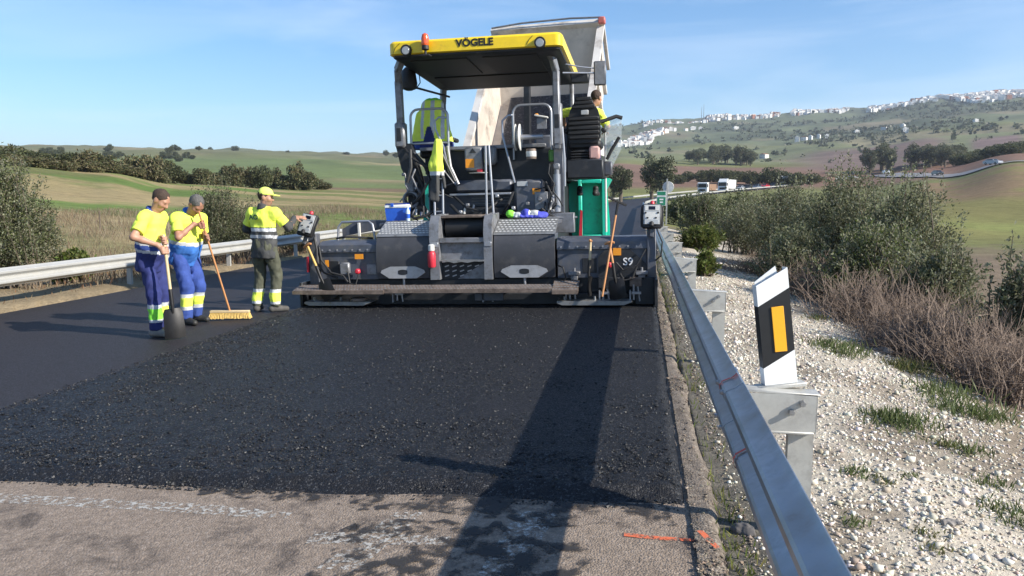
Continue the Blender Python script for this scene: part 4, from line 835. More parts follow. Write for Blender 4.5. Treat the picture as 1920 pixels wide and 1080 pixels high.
for y in (.9, 2.25, 5.4, 6.9):
    for s in (-1, 1): wheel(tk, (s * 1.02 if y < 3 else s * 1.0 - .58), y, .5, .42)
B('cab', m_trw, -1.80, .64, 6.2, 8.2, 1.0, 3.3, parent=tk, bev=.10); B('rear_window', m_dglass, -1.3, .1, 6.185, 6.199, 2.4, 3.0, parent=tk, bev=0)
B('windscreen', m_dglass, -1.65, .5, 8.201, 8.21, 2.1, 3.0, parent=tk, bev=0)
for s in (-1, 1): B('side_window', m_dglass, -.58 + s * 1.221, -.58 + s * 1.23, 6.9, 7.9, 2.1, 2.9, parent=tk, bev=0)
# ------------------------------------------------------------------ people: signed-distance modelling meshed with surface nets
class SDF:
    def __init__(s): s.pr = []; s.cuts = []; s.wr = None
    def cap(s, a, b, ra, rb=None, k=.02, lat=None, q=1.0, lat2=None, q2=1.0): s.pr.append(('c', np.array(a, float), np.array(b, float), ra, ra if rb is None else rb, k, lat, q, lat2, q2)); return s
    def ell(s, c, r, Rm=None, k=.02): s.pr.append(('e', np.array(c, float), np.array(r, float), Rm, k)); return s
    def cut(s, p, n): s.cuts.append((np.array(p, float), np.array(n, float) / np.linalg.norm(n))); return s   # removes the side n points to
    def bounds(s):
        lo = np.full(3, 1e9); hi = -lo
        for p in s.pr:
            if p[0] == 'c':
                m = max(p[3], p[4]) * max(1, p[7], p[9]) + .03
                for e in (p[1], p[2]): lo = np.minimum(lo, e - m); hi = np.maximum(hi, e + m)
            else: m = p[2].max() + .03; lo = np.minimum(lo, p[1] - m); hi = np.maximum(hi, p[1] + m)
        return lo, hi
    def ev(s, P):
        D = None
        for p in s.pr:
            if p[0] == 'c':
                _, a, b, ra, rb, k, lat, q, lat2, q2 = p; ab = b - a; L2 = max(ab @ ab, 1e-9); t = np.clip(((P - a) @ ab) / L2, 0, 1); v = P - a - t[:, None] * ab
                n2 = (v * v).sum(1)
                if lat is not None: l = np.array(lat, float); l /= np.linalg.norm(l); c = v @ l; n2 = n2 - c * c * (1 - 1 / q ** 2)
                if lat2 is not None: l = np.array(lat2, float); l /= np.linalg.norm(l); c = v @ l; n2 = n2 - c * c * (1 - 1 / q2 ** 2)
                d = np.sqrt(np.maximum(n2, 0)) - (ra + (rb - ra) * t)
            else:
                _, c, r_, Rm, k = p; v = P - c
                if Rm is not None: v = v @ Rm            # columns of Rm are the local axes
                n_ = np.sqrt(((v / r_) ** 2).sum(1)); d = (n_ - 1) * r_.min()
            if D is None: D = d
            else:
                h = np.clip(.5 + .5 * (D - d) / k, 0, 1); D = D * (1 - h) + d * h - k * h * (1 - h)
        if s.wr is not None: D = D + s.wr(P)
        for c, n in s.cuts: D = np.maximum(D, (P - c) @ n)
        return D
    def mesh(s, name, h=.012, matfn=None):
        lo, hi = s.bounds(); n = np.ceil((hi - lo) / h).astype(int) + 2
        ax = [lo[i] + h * (np.arange(n[i]) - .5) for i in range(3)]
        G = np.stack(np.meshgrid(*ax, indexing='ij'), -1).reshape(-1, 3); val = np.empty(len(G))
        for i in range(0, len(G), 400000): val[i:i + 400000] = s.ev(G[i:i + 400000])
        v = val.reshape(n); ins = v < 0
        off = np.array([(i, j, k) for i in (0, 1) for j in (0, 1) for k in (0, 1)])
        cnt = sum(ins[o[0]:n[0] - 1 + o[0], o[1]:n[1] - 1 + o[1], o[2]:n[2] - 1 + o[2]].astype(int) for o in off)
        cells = np.argwhere((cnt > 0) & (cnt < 8)); idm = -np.ones(n - 1, int); idm[tuple(cells.T)] = np.arange(len(cells))
        cv = np.stack([v[tuple((cells + o).T)] for o in off], 1); acc = np.zeros((len(cells), 3)); num = np.zeros(len(cells))
        for a in range(8):
            for b in range(a + 1, 8):
                if np.abs(off[a] - off[b]).sum() != 1: continue
                va, vb = cv[:, a], cv[:, b]; m = (va < 0) != (vb < 0); t = np.where(m, va / np.where(m, va - vb, 1), 0)
                acc += np.where(m[:, None], off[a] + (off[b] - off[a]) * t[:, None], 0); num += m
        V = np.array([ax[0][0], ax[1][0], ax[2][0]]) + h * (cells + acc / num[:, None])
        Fs = []
        for a in range(3):
            sl0 = [slice(None)] * 3; sl1 = [slice(None)] * 3; sl0[a] = slice(0, -1); sl1[a] = slice(1, None)
            e = np.argwhere(ins[tuple(sl0)] != ins[tuple(sl1)]); b, c = (a + 1) % 3, (a + 2) % 3
            e = e[(e[:, b] > 0) & (e[:, c] > 0) & (e[:, b] < n[b] - 1) & (e[:, c] < n[c] - 1)]
            eb = np.zeros(3, int); eb[b] = 1; ec = np.zeros(3, int); ec[c] = 1
            q = np.stack([idm[tuple((e - eb - ec).T)], idm[tuple((e - ec).T)], idm[tuple(e.T)], idm[tuple((e - eb).T)]], 1)
            fl = ins[tuple(e.T)]; q = np.where(fl[:, None], q, q[:, ::-1]); Fs.append(q)
        F = np.vstack(Fs); F = F[(F >= 0).all(1)]
        mi = None
        if matfn is not None: mi = matfn(V[F].mean(1))
        return np_mesh(name, V, F, True, mi)
def wrinkle(amp, sx, sy, sz, seed):
    def f(P): return amp * ((fbm(P[:, 0] * sx + P[:, 1] * sy, P[:, 2] * sz, 1.0, seed, 3) - .5) + (fbm(P[:, 1] * sx - P[:, 2] * sz * .7, P[:, 0] * sy, 1.0, seed + 7, 3) - .5))
    return f
HIV = (0.80, 0.92, 0.10)
m_hiv = M('hi_vis_yellow', HIV, 0.8, 0, 0.07, 9, 0.15, 150); m_hivg = M('hi_vis_green', (0.25, 0.80, 0.06), 0.8, 0, 0.1, 12)
m_silver = M('reflective_tape', (0.52, 0.53, 0.55), 0.45, 0.1, 0.06, 30); m_navy = M('navy_cloth', (0.020, 0.028, 0.13), 0.85, 0, 0.2, 10, 0.15, 150)
m_royal = M('royal_blue_cloth', (0.030, 0.065, 0.26), 0.85, 0, 0.18, 10, 0.15, 150); m_polo = M('bright_blue_cloth', (0.04, 0.16, 0.50), 0.85, 0, 0.15, 10, 0.15, 150)
m_olive = M('olive_grey_cloth', (0.075, 0.078, 0.052), 0.85, 0, 0.2, 10, 0.15, 150); m_charc = M('charcoal_cloth', (0.055, 0.056, 0.056), 0.85, 0, 0.2, 10, 0.15, 150)
m_skin = M('skin', (0.43, 0.23, 0.15), 0.55, 0, 0.12, 14); m_skin2 = M('tanned_skin', (0.36, 0.18, 0.115), 0.55, 0, 0.12, 14); m_lip = M('lips', (0.33, 0.11, 0.09), 0.5); m_stub = M('stubble', (0.22, 0.13, 0.09), 0.8)
m_hairb = M('brown_hair', (0.05, 0.03, 0.02), 0.8, 0, 0.4, 60, 0.5, 250); m_hairg = M('grey_hair', (0.10, 0.095, 0.09), 0.8, 0, 0.5, 60, 0.5, 250)
m_shoe = M('black_boot', (0.02, 0.019, 0.018), 0.6, 0, 0.2, 20, 0.2, 80); m_shoeg = M('dusty_boot', (0.24, 0.215, 0.19), 0.85, 0, 0.25, 16, 0.2, 80); m_shoed = M('dark_grey_boot', (0.07, 0.066, 0.06), 0.8, 0, 0.25, 16, 0.2, 80)
m_eye = M('dark_eye', (0.02, 0.015, 0.012), 0.2)
def unit(v): v = np.array(v, float); return v / np.linalg.norm(v)
def elbow(sh, ha, l1, l2, pole):
    d = ha - sh; L = np.linalg.norm(d); L = min(L, (l1 + l2) * .999); u = d / np.linalg.norm(d); a = (l1 * l1 - l2 * l2 + L * L) / (2 * L); hh = math.sqrt(max(l1 * l1 - a * a, 0))
    p = np.array(pole, float); p = p - u * (p @ u); return sh + u * a + unit(p) * hh
def grip_hand(sd, T_, pole, palm, rp, sgn=1):
    a = unit(pole); u = np.array(palm, float); u = unit(u - a * (u @ a)); w = np.cross(a, u) * sgn; T_ = np.array(T_, float)
    pc = T_ + u * (rp + .018)
    sd.cap(pc - a * .032, pc + a * .030, .019, .019, .012, w, 1.7)
    for i in range(4):
        o = T_ + a * (.034 - .023 * i); L = (.95, 1.0, .97, .85)[i]; pts = [o + (u * math.cos(f) + w * math.sin(f)) * (rp + .010) for f in [R(z) for z in (40, 100 * L, 160 * L, 215 * L)]]
        for p0, p1 in zip(pts, pts[1:]): sd.cap(p0, p1, .0105, .0095, .006)
    pts = [T_ + a * .045 + (u * math.cos(f) + w * math.sin(f)) * (rp + .012) for f in [R(z) for z in (-25, -85, -140)]]
    for p0, p1 in zip(pts, pts[1:]): sd.cap(p0 , p1 + a * .006, .012, .0105, .006)
    return pc
def open_hand(sd, wrist, d, n, sgn=1, curl=.25):
    d = unit(d); n = np.array(n, float); n = unit(n - d * (n @ d)); s_ = np.cross(d, n) * sgn; w = np.array(wrist, float)
    pc = w + d * .05; sd.cap(w + d * .02, w + d * .075, .020, .019, .012, s_, 1.9)
    for i in range(4):
        b = w + d * .088 + s_ * (.030 - .020 * i); l = (.068, .078, .072, .056)[i]; c = curl
        p0 = b
        for j in range(3):
            dd = unit(d * math.cos(c * (j + .5)) + n * math.sin(c * (j + .5))); p1 = p0 + dd * l * (.45, .32, .25)[j]; sd.cap(p0, p1, .0100 - .001 * j, .0095 - .001 * j, .005); p0 = p1
    p0 = w + d * .03 + s_ * .03; p1 = p0 + unit(d * .7 + s_ * .7 + n * .3) * .045; p2 = p1 + unit(d * .9 + s_ * .2 + n * .3) * .035; sd.cap(p0, p1, .013, .0115, .008); sd.cap(p1, p2, .0115, .0095, .004)
def person(loc, rz, sc, label, o):
    """o: pose and outfit; everything in metres for a 1.75 m figure facing +y"""
    lean, side, twist = R(o.get('lean', 4)), R(o.get('side', 0)), R(o.get('twist', 0))
    H = np.array(o.get('hip', (0, 0, .93)), float); ax = unit((math.sin(side), math.sin(lean), math.cos(lean)))
    lat = np.array((math.cos(twist), math.sin(twist), 0)); lat = unit(lat - ax * (lat @ ax)); fw = np.cross(ax, lat); hl = np.array(o.get('hiplat', (1, 0, 0)), float)
    Nk = H + ax * .535; SH = {-1: H + ax * .475 - lat * .185, 1: H + ax * .475 + lat * .185}
    hy, hp, hr = R(o.get('hyaw', 0)), R(o.get('hpitch', 0)), R(o.get('hroll', 0))
    HR = np.array(Matrix.Rotation(hy, 3, 'Z') @ Matrix.Rotation(hp, 3, 'X') @ Matrix.Rotation(hr, 3, 'Y'))      # columns: head right, forward, up
    hc = Nk + np.array(o.get('head', (0, .03, .0))) + unit(ax * .75 + HR[:, 2] * .5) * .145
    HD = lambda x, y, z: hc + HR @ np.array((x, y, z))
    # body -------------------------------------------------------------
    b = SDF()
    b.cap(H + ax * .02, H + ax * .36, .085, .10, .03, lat, 1.45); b.cap(SH[-1], SH[1], .05, .05, .04)
    b.cap(Nk - ax * .06, hc - HR[:, 2] * .05, .060, .056, .03)
    b.ell(HD(0, -.008, .035), (.078, .098, .090), HR, .02); b.ell(HD(0, .018, -.035), (.062, .074, .085), HR, .03); b.ell(HD(0, .045, -.085), (.038, .040, .032), HR, .03)
    b.cap(HD(0, .088, .018), HD(0, .108, -.026), .010, .015, .012); b.ell(HD(-.018, .088, -.03), (.010, .012, .008), HR, .008); b.ell(HD(.018, .088, -.03), (.010, .012, .008), HR, .008)
    b.cap(HD(-.042, .078, .030), HD(.042, .078, .030), .011, .011, .02); b.cap(HD(-.02, .088, -.062), HD(.02, .088, -.062), .009, .009, .008)
    for s in (-1, 1): b.ell(HD(s * .080, -.012, -.004), (.011, .026, .036), HR, .01)
    for s in (-1, 1): b.ell(HD(s * .045, .062, -.02), (.022, .022, .022), HR, .03)
    legs = {}
    for s in (-1, 1):
        hj = H + hl * s * .095 - np.array((0, 0, .04)); an = np.array(o['foot'][s][:3], float); ft = R(o['foot'][s][3]); fd = np.array((-math.sin(ft), math.cos(ft), 0))
        kn = elbow(hj, an, .412, .402, np.array(o.get('knee', {}).get(s, fd * .3 + np.array((0, .8, 0))))); legs[s] = (hj, kn, an, fd)
        b.cap(hj, kn, .06, .045, .02); b.cap(kn, an, .045, .035, .02); b.cap(an, an + fd * .10 - np.array((0, 0, .045)), .03, .025, .02)
    arms = {}
    for s in (-1, 1):
        hd = o['hand'][s]; T_ = np.array(hd['at'], float)
        if hd['mode'] == 'grip':
            u = unit(np.array(hd['palm'], float)); a = unit(hd['pole']); u = unit(u - a * (u @ a)); wr = T_ + u * (hd.get('r', .018) + .025) + unit(np.array(hd.get('from', SH[s] - T_))) * .075
        else: wr = T_
        el = elbow(SH[s], wr, .285, .265, hd.get('pole_dir', (s * .3, -1, -.3))); arms[s] = (el, wr)
        b.cap(SH[s], el, .050, .041, .02); b.cap(el, el + (wr - el) * .35, .042, .041, .02); b.cap(el + (wr - el) * .35, wr, .041, .027, .02, None)
        if hd['mode'] == 'grip': pc = grip_hand(b, T_, hd['pole'], hd['palm'], hd.get('r', .018), hd.get('sgn', 1)); b.cap(wr, pc, .026, .024, .02)
        else: open_hand(b, wr, hd['d'], hd['n'], hd.get('sgn', 1), hd.get('curl', .25))
    def bm_(C):
        q = (C - hc) @ HR; m = np.zeros(len(C), int)
        m[(np.abs(q[:, 0]) < .024) & (q[:, 2] > -.072) & (q[:, 2] < -.054) & (q[:, 1] > .08)] = 1
        if o.get('beard'): m[(q[:, 1] > .01) & (q[:, 2] < -.045) & (q[:, 2] > -.13) & (m == 0)] = 2
        return m
    root = link('person', b.mesh('person', .0085, bm_), [o.get('skin', m_skin), m_lip, m_stub]); root.location = loc; root.rotation_euler = (0, 0, rz); root.scale = (sc,) * 3
    tag(root, label, 'person', 'road workers')
    for s in (-1, 1):
        mb = MB(); mb.ball(tuple(HD(s * .032, .084, .012)), (.011, .009, .008), 8); mb.build('eye', m_eye, root)
    # hair or cap
    h = SDF(); h.ell(HD(0, -.016, .038), (.086, .101, .097), HR, .02); h.cut(HD(0, .012, .0), HR @ np.array((0, 1.0, -.95))); h.cut(HD(0, 0, -.075), HR @ np.array((0, .2, -1.0))); h.cut(HD(0, .082, .05), HR @ np.array((0, 1, 0)))
    h.wr = wrinkle(.010, 45, 45, 45, 91)
    link('hair', h.mesh('hair', .008), o.get('hair', m_hairb), root)
    if o.get('cap'):
        c = SDF(); c.ell(HD(0, -.006, .050), (.090, .108, .095), HR, .02); c.cut(HD(0, 0, .036), HR @ np.array((0, .12, -1))); cp = link('cap', c.mesh('cap', .008), o['cap'], root)
        c = SDF(); c.ell(HD(0, .125, .046), (.075, .075, .012), HR, .01); link('peak', c.mesh('peak', .007), o['cap'], cp)
    # shirt
    t = SDF(); belly = o.get('belly', 0.0)
    t.cap(H + ax * -.14, H + ax * .18, .134, .130 + belly * .5, .04, lat, 1.38); t.cap(H + ax * .18, H + ax * .36, .130 + belly * .5, .128, .05, lat, 1.42); t.cap(SH[-1] - ax * .02, SH[1] - ax * .02, .070, .070, .06); t.cap(H + ax * .42, Nk - ax * .005, .12, .074, .05, lat, 1.2)
    if belly: t.ell(H + ax * .10 + fw * .06, (.14, .12 + belly, .15), None, .06)
    for s in (-1, 1): t.cap(SH[s] - lat * s * .02, SH[s] + (arms[s][0] - SH[s]) * .22, .070, .068, .05)
    sl = o.get('sleeve', .62)
    for s in (-1, 1):
        el = arms[s][0]; ab = el - SH[s]; e_ = SH[s] + ab * (sl + .08); c = SDF(); c.cap(SH[s] - lat * s * .02, SH[s] + ab * (sl + .2), .071, .074, .03); c.cut(e_, ab); c.wr = wrinkle(.022, 14, 14, 10, 40 + s)
        link('sleeve', c.mesh('sleeve', .0105), o['smats'][0], root)
    t.cut(H - ax * o.get('hem', .09), -ax); t.wr = wrinkle(.034, 10, 10, 10, o.get('seed', 5))
    # open the neck
    t.cut(Nk + ax * .018, ax * .93 + fw * .35)
    bands = o['bands']
    def sm(C):
        q = (C - H) @ ax; m = np.zeros(len(C), int)
        la = np.abs((C - H) @ lat) ; 
        for lo_, hi_, k in bands: m[(q >= lo_) & (q < hi_)] = k
        return m
    link('shirt', t.mesh('shirt', .0115, sm), o['smats'], root)
    c = SDF(); c.cap(Nk - ax * .012 - fw * .012, Nk + ax * .020 - fw * .012, .083, .074, .01, lat, 1.05); c.cut(Nk + ax * .026, ax + fw * .6); c.cut(Nk - ax * .03, -ax); c.cut(Nk + fw * .066, fw)
    link('collar', c.mesh('collar', .009), o['collar'], root)
    if o.get('long'):
        for s in (-1, 1):
            el, wr = arms[s]; c = SDF(); c.cap(SH[s] + (el - SH[s]) * .5, el, .054, .052, .02); c.cap(el, wr, .052, .038, .02); c.wr = wrinkle(.014, 20, 20, 25, 33); c.cut(wr, wr - el); link('undersleeve', c.mesh('undersleeve', .010), o['long'], root)
    # trousers
    t = SDF(); t.cap(H + ax * .06, H - np.array((0, 0, .02)), .125, .125, .05, hl, 1.32)
    for s in (-1, 1):
        hj, kn, an, fd = legs[s]; t.cap(hj + hl * s * -.005, kn, .099, .080, .03); t.cap(kn, an + np.array((0, 0, .02)), .079, .074, .03)
    t.cut((0, 0, .075), (0, 0, -1)); t.cut(H + ax * .10, ax); t.wr = wrinkle(.036, 13, 13, 8, o.get('seed', 5) + 3)
    pb = o['pbands']
    def pm(C):
        z = C[:, 2]; m = np.zeros(len(C), int)
        for lo_, hi_, k in pb: m[(z >= lo_) & (z < hi_)] = k
        if o.get('greenfront'): m[(m == 1) & (C[:, 0] * o['greenfront'][0] + C[:, 1] * o['greenfront'][1] > o['greenfront'][2])] = 3
        return m
    link('trousers', t.mesh('trousers', .0115, pm), o['pmats'], root)
    for s in (-1, 1):
        hj, kn, an, fd = legs[s]; g0 = np.array((an[0], an[1], 0)); c = SDF()
        c.cap(g0 - fd * .05 + (0, 0, .045), g0 + fd * .05 + (0, 0, .05), .047, .046, .02); c.cap(g0 + fd * .05 + (0, 0, .045), g0 + fd * .155 + (0, 0, .035), .046, .040, .02); c.cap(g0 + (0, 0, .05), g0 + (0, 0, .13), .046, .05, .02); c.cut((0, 0, .004), (0, 0, -1))
        link('boot', c.mesh('boot', .0095), o['boots'][0 if s < 0 else 1], root)
    return root
def local(loc, rz, sc, p): # world -> figure space
    v = Vector(p) - Vector(loc); v = Matrix.Rotation(-rz, 3, 'Z') @ v; return np.array(v) / sc
# worker with the shovel --------------------------------------------------
m_wood = M('pale_wood', (0.55, 0.42, 0.24), 0.6, 0, 0.15, 14); m_woodo = M('orange_wood', (0.50, 0.23, 0.09), 0.6, 0, 0.15, 14); m_woody = M('yellow_wood', (0.62, 0.38, 0.10), 0.55, 0, 0.12, 14); m_blade = M('worn_black_blade', (0.015, 0.014, 0.014), 0.5, 0.3, 0.3, 14, .1, 60)
L1 = (-6.12, 8.92, CF * -6.12 + .004); r1 = R(-86); s1 = 1.085
sh_top = Vector((-5.80, 8.70, 1.0)); sh_bot = Vector((-5.66, 8.62, CF * -5.7 + .01))
pt = local(L1, r1, s1, sh_top); pbm = local(L1, r1, s1, sh_bot); pd = unit(pt - pbm)
person(L1, r1, s1, 'worker in yellow and navy polo shirt leaning on a shovel, leftmost of the men', dict(
    lean=8, hip=(0, -.04, .93), foot={-1: (-.10, -.02, .09, 8), 1: (.12, .06, .09, -12)}, hpitch=-36, hyaw=-4, head=(0, .05, -.005), belly=.02,
    hand={1: dict(mode='grip', at=pbm + pd * 1.02, pole=pd, palm=(.8, -.6, 0), r=.018, pole_dir=(.9, -.9, -.2)), -1: dict(mode='grip', at=pbm + pd * 1.13, pole=pd, palm=(-.8, -.5, .2), r=.018, pole_dir=(-.7, -.9, -.3), sgn=-1)},
    bands=((-.3, .06, 1), (.06, .095, 2), (.095, .15, 3), (.15, .195, 2)), smats=[m_hiv, m_navy, m_silver, m_royal], yoke=0, collar=m_royal, sleeve=.66, hair=m_hairb, skin=m_skin, hem=.17, seed=5,
    pbands=((.17, .21, 2), (.21, .34, 1), (.34, .385, 2)), pmats=[m_navy, m_hiv, m_silver, m_hivg], greenfront=(1, .0, .02), boots=(m_shoe, m_shoeg)))
def tool(name, top, bot, label, cat, r=.017, m=m_wood, group=None):
    top = Vector(top); bot = Vector(bot); d = (top - bot); q = d.to_track_quat('Z', 'X')
    e = empty(name, bot, q.to_euler(), label, cat, group); return e, d.length
def shovel(top, bot, label, m=m_wood, tgrip=None, spin=0.0, group=None, bl=.33, bw=.135):
    e, L_ = tool('shovel', top, bot, label, 'shovel', group=group)
    e.rotation_euler = (e.rotation_euler.to_matrix() @ Matrix.Rotation(spin, 3, 'Z')).to_euler()
    mb = MB(); mb.tube([(0, 0, bl + .12), (0, 0, L_)], [.020, .018], 10); mb.build('handle', m, e)
    mb = MB(); mb.tube([(0, 0, bl - .06), (0, -.012, bl + .05), (0, 0, bl + .24)], [.016, .024, .024], 10); mb.build('socket', m_blade, e)
    mb = MB(); nx, nz = 7, 8; vs = []
    for k in range(2):
        for i in range(nz):
            z = bl * i / (nz - 1); wz = bw * (1 - .10 * (i / (nz - 1))) * (1 if i < nz - 1 else .8)
            for j in range(nx):
                u = -1 + 2 * j / (nx - 1); vs.append((u * wz, .030 * u * u - .02 * math.sin(math.pi * i / (nz - 1)) + (.004 if k else 0), z + (.0 if i else .015 * u * u)))
    o_ = nx * nz; I = lambda k, i, j: k * o_ + i * nx + j
    fs = [(I(0, i, j), I(0, i, j + 1), I(0, i + 1, j + 1), I(0, i + 1, j)) for i in range(nz - 1) for j in range(nx - 1)] + [(I(1, i, j), I(1, i + 1, j), I(1, i + 1, j + 1), I(1, i, j + 1)) for i in range(nz - 1) for j in range(nx - 1)]
    for i in range(nz - 1): fs += [(I(0, i, 0), I(0, i + 1, 0), I(1, i + 1, 0), I(1, i, 0)), (I(0, i, nx - 1), I(1, i, nx - 1), I(1, i + 1, nx - 1), I(0, i + 1, nx - 1))]
    for j in range(nx - 1): fs += [(I(0, 0, j), I(1, 0, j), I(1, 0, j + 1), I(0, 0, j + 1)), (I(0, nz - 1, j), I(0, nz - 1, j + 1), I(1, nz - 1, j + 1), I(1, nz - 1, j))]
    mb.add(vs, fs); mb.build('blade', m_blade, e)
    if tgrip:
        mb = MB(); mb.tube([(-.075, 0, L_ + .01), (-.05, 0, L_ + .022), (.05, 0, L_ + .022), (.075, 0, L_ + .01)], [.015, .022, .022, .015], 10); mb.build('grip', tgrip, e)
    return e
shovel(sh_top + (sh_top - sh_bot).normalized() * .16, sh_bot, 'shovel with black blade and pale shaft held by the leftmost worker', m_wood, spin=R(68), bl=.38, bw=.125)
# worker with the broom ----------------------------------------------------
L2 = (-6.22, 9.85, CF * -6.3 + .004); r2 = R(-108); s2 = 1.075
br_bot = Vector((-6.10, 10.10, CF * -6.1 + .12)); br_top = Vector((-5.93, 9.74, 1.33)); br_bot = Vector((-5.80, 10.16, CF * -5.8 + .12))
pt = local(L2, r2, s2, br_top); pbm = local(L2, r2, s2, br_bot); pd = unit(pt - pbm); LL = np.linalg.norm(pt - pbm)
person(L2, r2, s2, 'worker in yellow and bright blue polo shirt bending his head over a broom', dict(
    lean=13, hip=(0, -.06, .92), foot={-1: (-.12, -.04, .09, 14), 1: (.11, .05, .09, -4)}, hpitch=-52, hyaw=-2, head=(0, .065, -.02), twist=-8, belly=.025,
    hand={-1: dict(mode='grip', at=pbm + pd * (LL * .80), pole=pd, palm=(-.3, -.9, .1), r=.014, pole_dir=(-.6, -.7, -.6), sgn=-1), 1: dict(mode='grip', at=pbm + pd * (LL * .93), pole=pd, palm=(.6, -.8, 0), r=.014, pole_dir=(.9, -.4, -.5))},
    bands=((-.3, .14, 1), (.14, .185, 2)), smats=[m_hiv, m_polo, m_silver], yoke=0, collar=m_polo, sleeve=.66, hair=m_hairg, skin=m_skin2, hem=.15, seed=15,
    pbands=((.20, .24, 2), (.24, .36, 1), (.36, .40, 2)), pmats=[m_royal, m_hiv, m_silver], boots=(m_shoe, m_shoe)))
br, L_ = tool('broom', br_top + (br_top - br_bot).normalized() * .10, br_bot, 'wide broom with yellow bristles and long wooden pole', 'broom')
mb = MB(); mb.tube([(0, 0, 0), (0, 0, L_)], .014, 10); mb.build('pole', m_woodo, br)
hq = br.rotation_euler.to_matrix().inverted()
hd_ = Vector((math.cos(R(YAW + 4)), math.sin(R(YAW + 4)), 0)); lx = hq @ hd_; lz = hq @ Vector((0, 0, 1)); ly = lz.cross(lx); MQ = Matrix((lx, ly, lz)).transposed()
m_bris = M('straw_bristles', (0.62, 0.42, 0.13), 0.8, 0, 0.3, 30)
mb = MB(); mb.box((0, 0, 0), (.56, .075, .035), MQ, .008); mb.build('head', m_wood, br)
mb = MB()
for i in range(27):
    for j in range(3):
        for k in range(2):
            p0 = Vector((-.265 + i * .0204, -.025 + j * .025 + k * .008, -.015)); p1 = p0 + Vector(((p0.x) * .10 + random.uniform(-.006, .006), (p0.y) * .5 + random.uniform(-.006, .006), -.085 + random.uniform(-.004, .006))); mb.tube([MQ @ p0, MQ @ p1], [.008, .011], 5)
tag(mb.build('bristles', m_bris, br, False), kind='stuff')
# man at the control panel ---------------------------------------------------
L3 = (-5.62, 10.92, CF * -5.62 + .004); r3 = R(-8); s3 = 1.085
panel = local(L3, r3, s3, (-5.14, 11.28, 1.30))
w3 = person(L3, r3, s3, 'worker with yellow cap seen from behind, reaching to the control panel', dict(
    lean=2, hip=(0, 0, .93), foot={-1: (-.15, .0, .09, 18), 1: (.13, .02, .09, -40)}, hpitch=-8, hyaw=-68, head=(0.01, .02, 0), twist=-4,
    hand={1: dict(mode='open', at=panel - np.array((.10, .06, -.0)), d=(.9, .35, .0), n=(-.2, .5, -.9), pole_dir=(.2, -.9, -.6), sgn=-1), -1: dict(mode='open', at=(-.20, .24, 1.02), d=(.5, .8, -.1), n=(.8, -.4, 0), pole_dir=(-.9, -.6, -.2))},
    bands=((-.3, .11, 1), (.11, .155, 2), (.155, .205, 1), (.205, .25, 2), (.25, .265, 1)), smats=[m_hiv, m_charc, m_silver], yoke=0, collar=m_charc, sleeve=.66, hair=m_hairb, skin=m_skin, hem=.17, seed=25, cap=M('pale_yellow_cap', (0.72, 0.82, 0.16), .8), long=m_charc, beard=True,
    pbands=((.12, .155, 2), (.155, .28, 1), (.28, .325, 2)), pmats=[m_olive, m_hiv, m_silver], boots=(m_shoed, m_shoed)))
text_mesh('shirt_logo', 'AO', .095, M('dark_green_print', (0.02, 0.09, 0.05), .7), w3, (-.045, -.158, 1.335), (R(96), 0, 0), .03, .002, 1.0)
# operator on the right seat, seen past the backrest -------------------------
def pvw(x, y, z): return pv.matrix_basis @ Vector((x, y, z))
bpy.context.view_layer.update()
L4 = tuple(pvw(1.60, 2.42, 1.65)); r4 = R(-6); s4 = 1.06
person(L4, r4, s4, 'operator in hi-vis sitting on the right-hand seat of the paver', dict(
    lean=4, hip=(0, 0, .93), foot={-1: (-.14, .42, .50, 4), 1: (.14, .42, .50, -4)}, knee={-1: (0, .5, 1), 1: (0, .5, 1)}, hpitch=-6, hyaw=-20, head=(.13, .03, .02), side=5,
    hand={1: dict(mode='open', at=(.30, .38, 1.10), d=(0, 1, -.2), n=(0, 0, -1), pole_dir=(.8, -.6, -.5)), -1: dict(mode='open', at=(-.40, .34, 1.22), d=(-.2, 1, -.1), n=(0, 0, -1), pole_dir=(-1, -.2, .5))},
    bands=((-.2, .12, 1), (.12, .16, 2)), smats=[m_hiv, m_charc, m_silver], yoke=0, collar=m_charc, sleeve=.85, hair=m_hairb, hem=.05, seed=35,
    pbands=(), pmats=[m_navy], boots=(m_shoe, m_shoe)))
# ------------------------------------------------------------------ tools leaning on the screed
def PW(px, py, Y):
    d = pix(px, py); t = Y / d.y; return Vector((d.x * t, Y, EYE + d.z * t))
shovel(PW(577, 462, 11.22), PW(620, 562, 11.12), 'shovel with yellow shaft leaning on the left end of the screed', m_woody, m_woodo, spin=R(2))
shovel(PW(1107, 454, 11.40), PW(1104, 556, 11.30), 'shovel with wooden crossbar grip standing upright against the screed', m_wood, m_woodo, spin=R(0), bl=.30)
shovel(PW(1143, 458, 11.28), PW(1160, 562, 11.20), 'shovel with orange crossbar grip leaning beside the rake', m_woodo, m_woodo, spin=R(10), bl=.30)
rk, L_ = tool('rake', PW(1159, 378, 11.35), PW(1129, 556, 11.05), 'long wooden rake leaning head up on the right of the screed', 'rake')
mb = MB(); mb.tube([(0, 0, 0), (0, 0, L_ - .14)], .016, 10); mb.build('pole', m_woodo, rk)
mb = MB(); mb.tube([(0, 0, L_ - .2), (0, 0, L_ - .02)], .02, 8); mb.box((0, 0, L_), (.44, .012, .03), None, .003); rh = mb.build('head', m_blade, rk)
for i in range(15):
    mb = MB(); x = -.21 + i * .03; mb.cyl((x, 0, L_ - .01), (x, -.05, L_ + .0), .005, .003, 5); mb.build('tine', m_blade, rh)
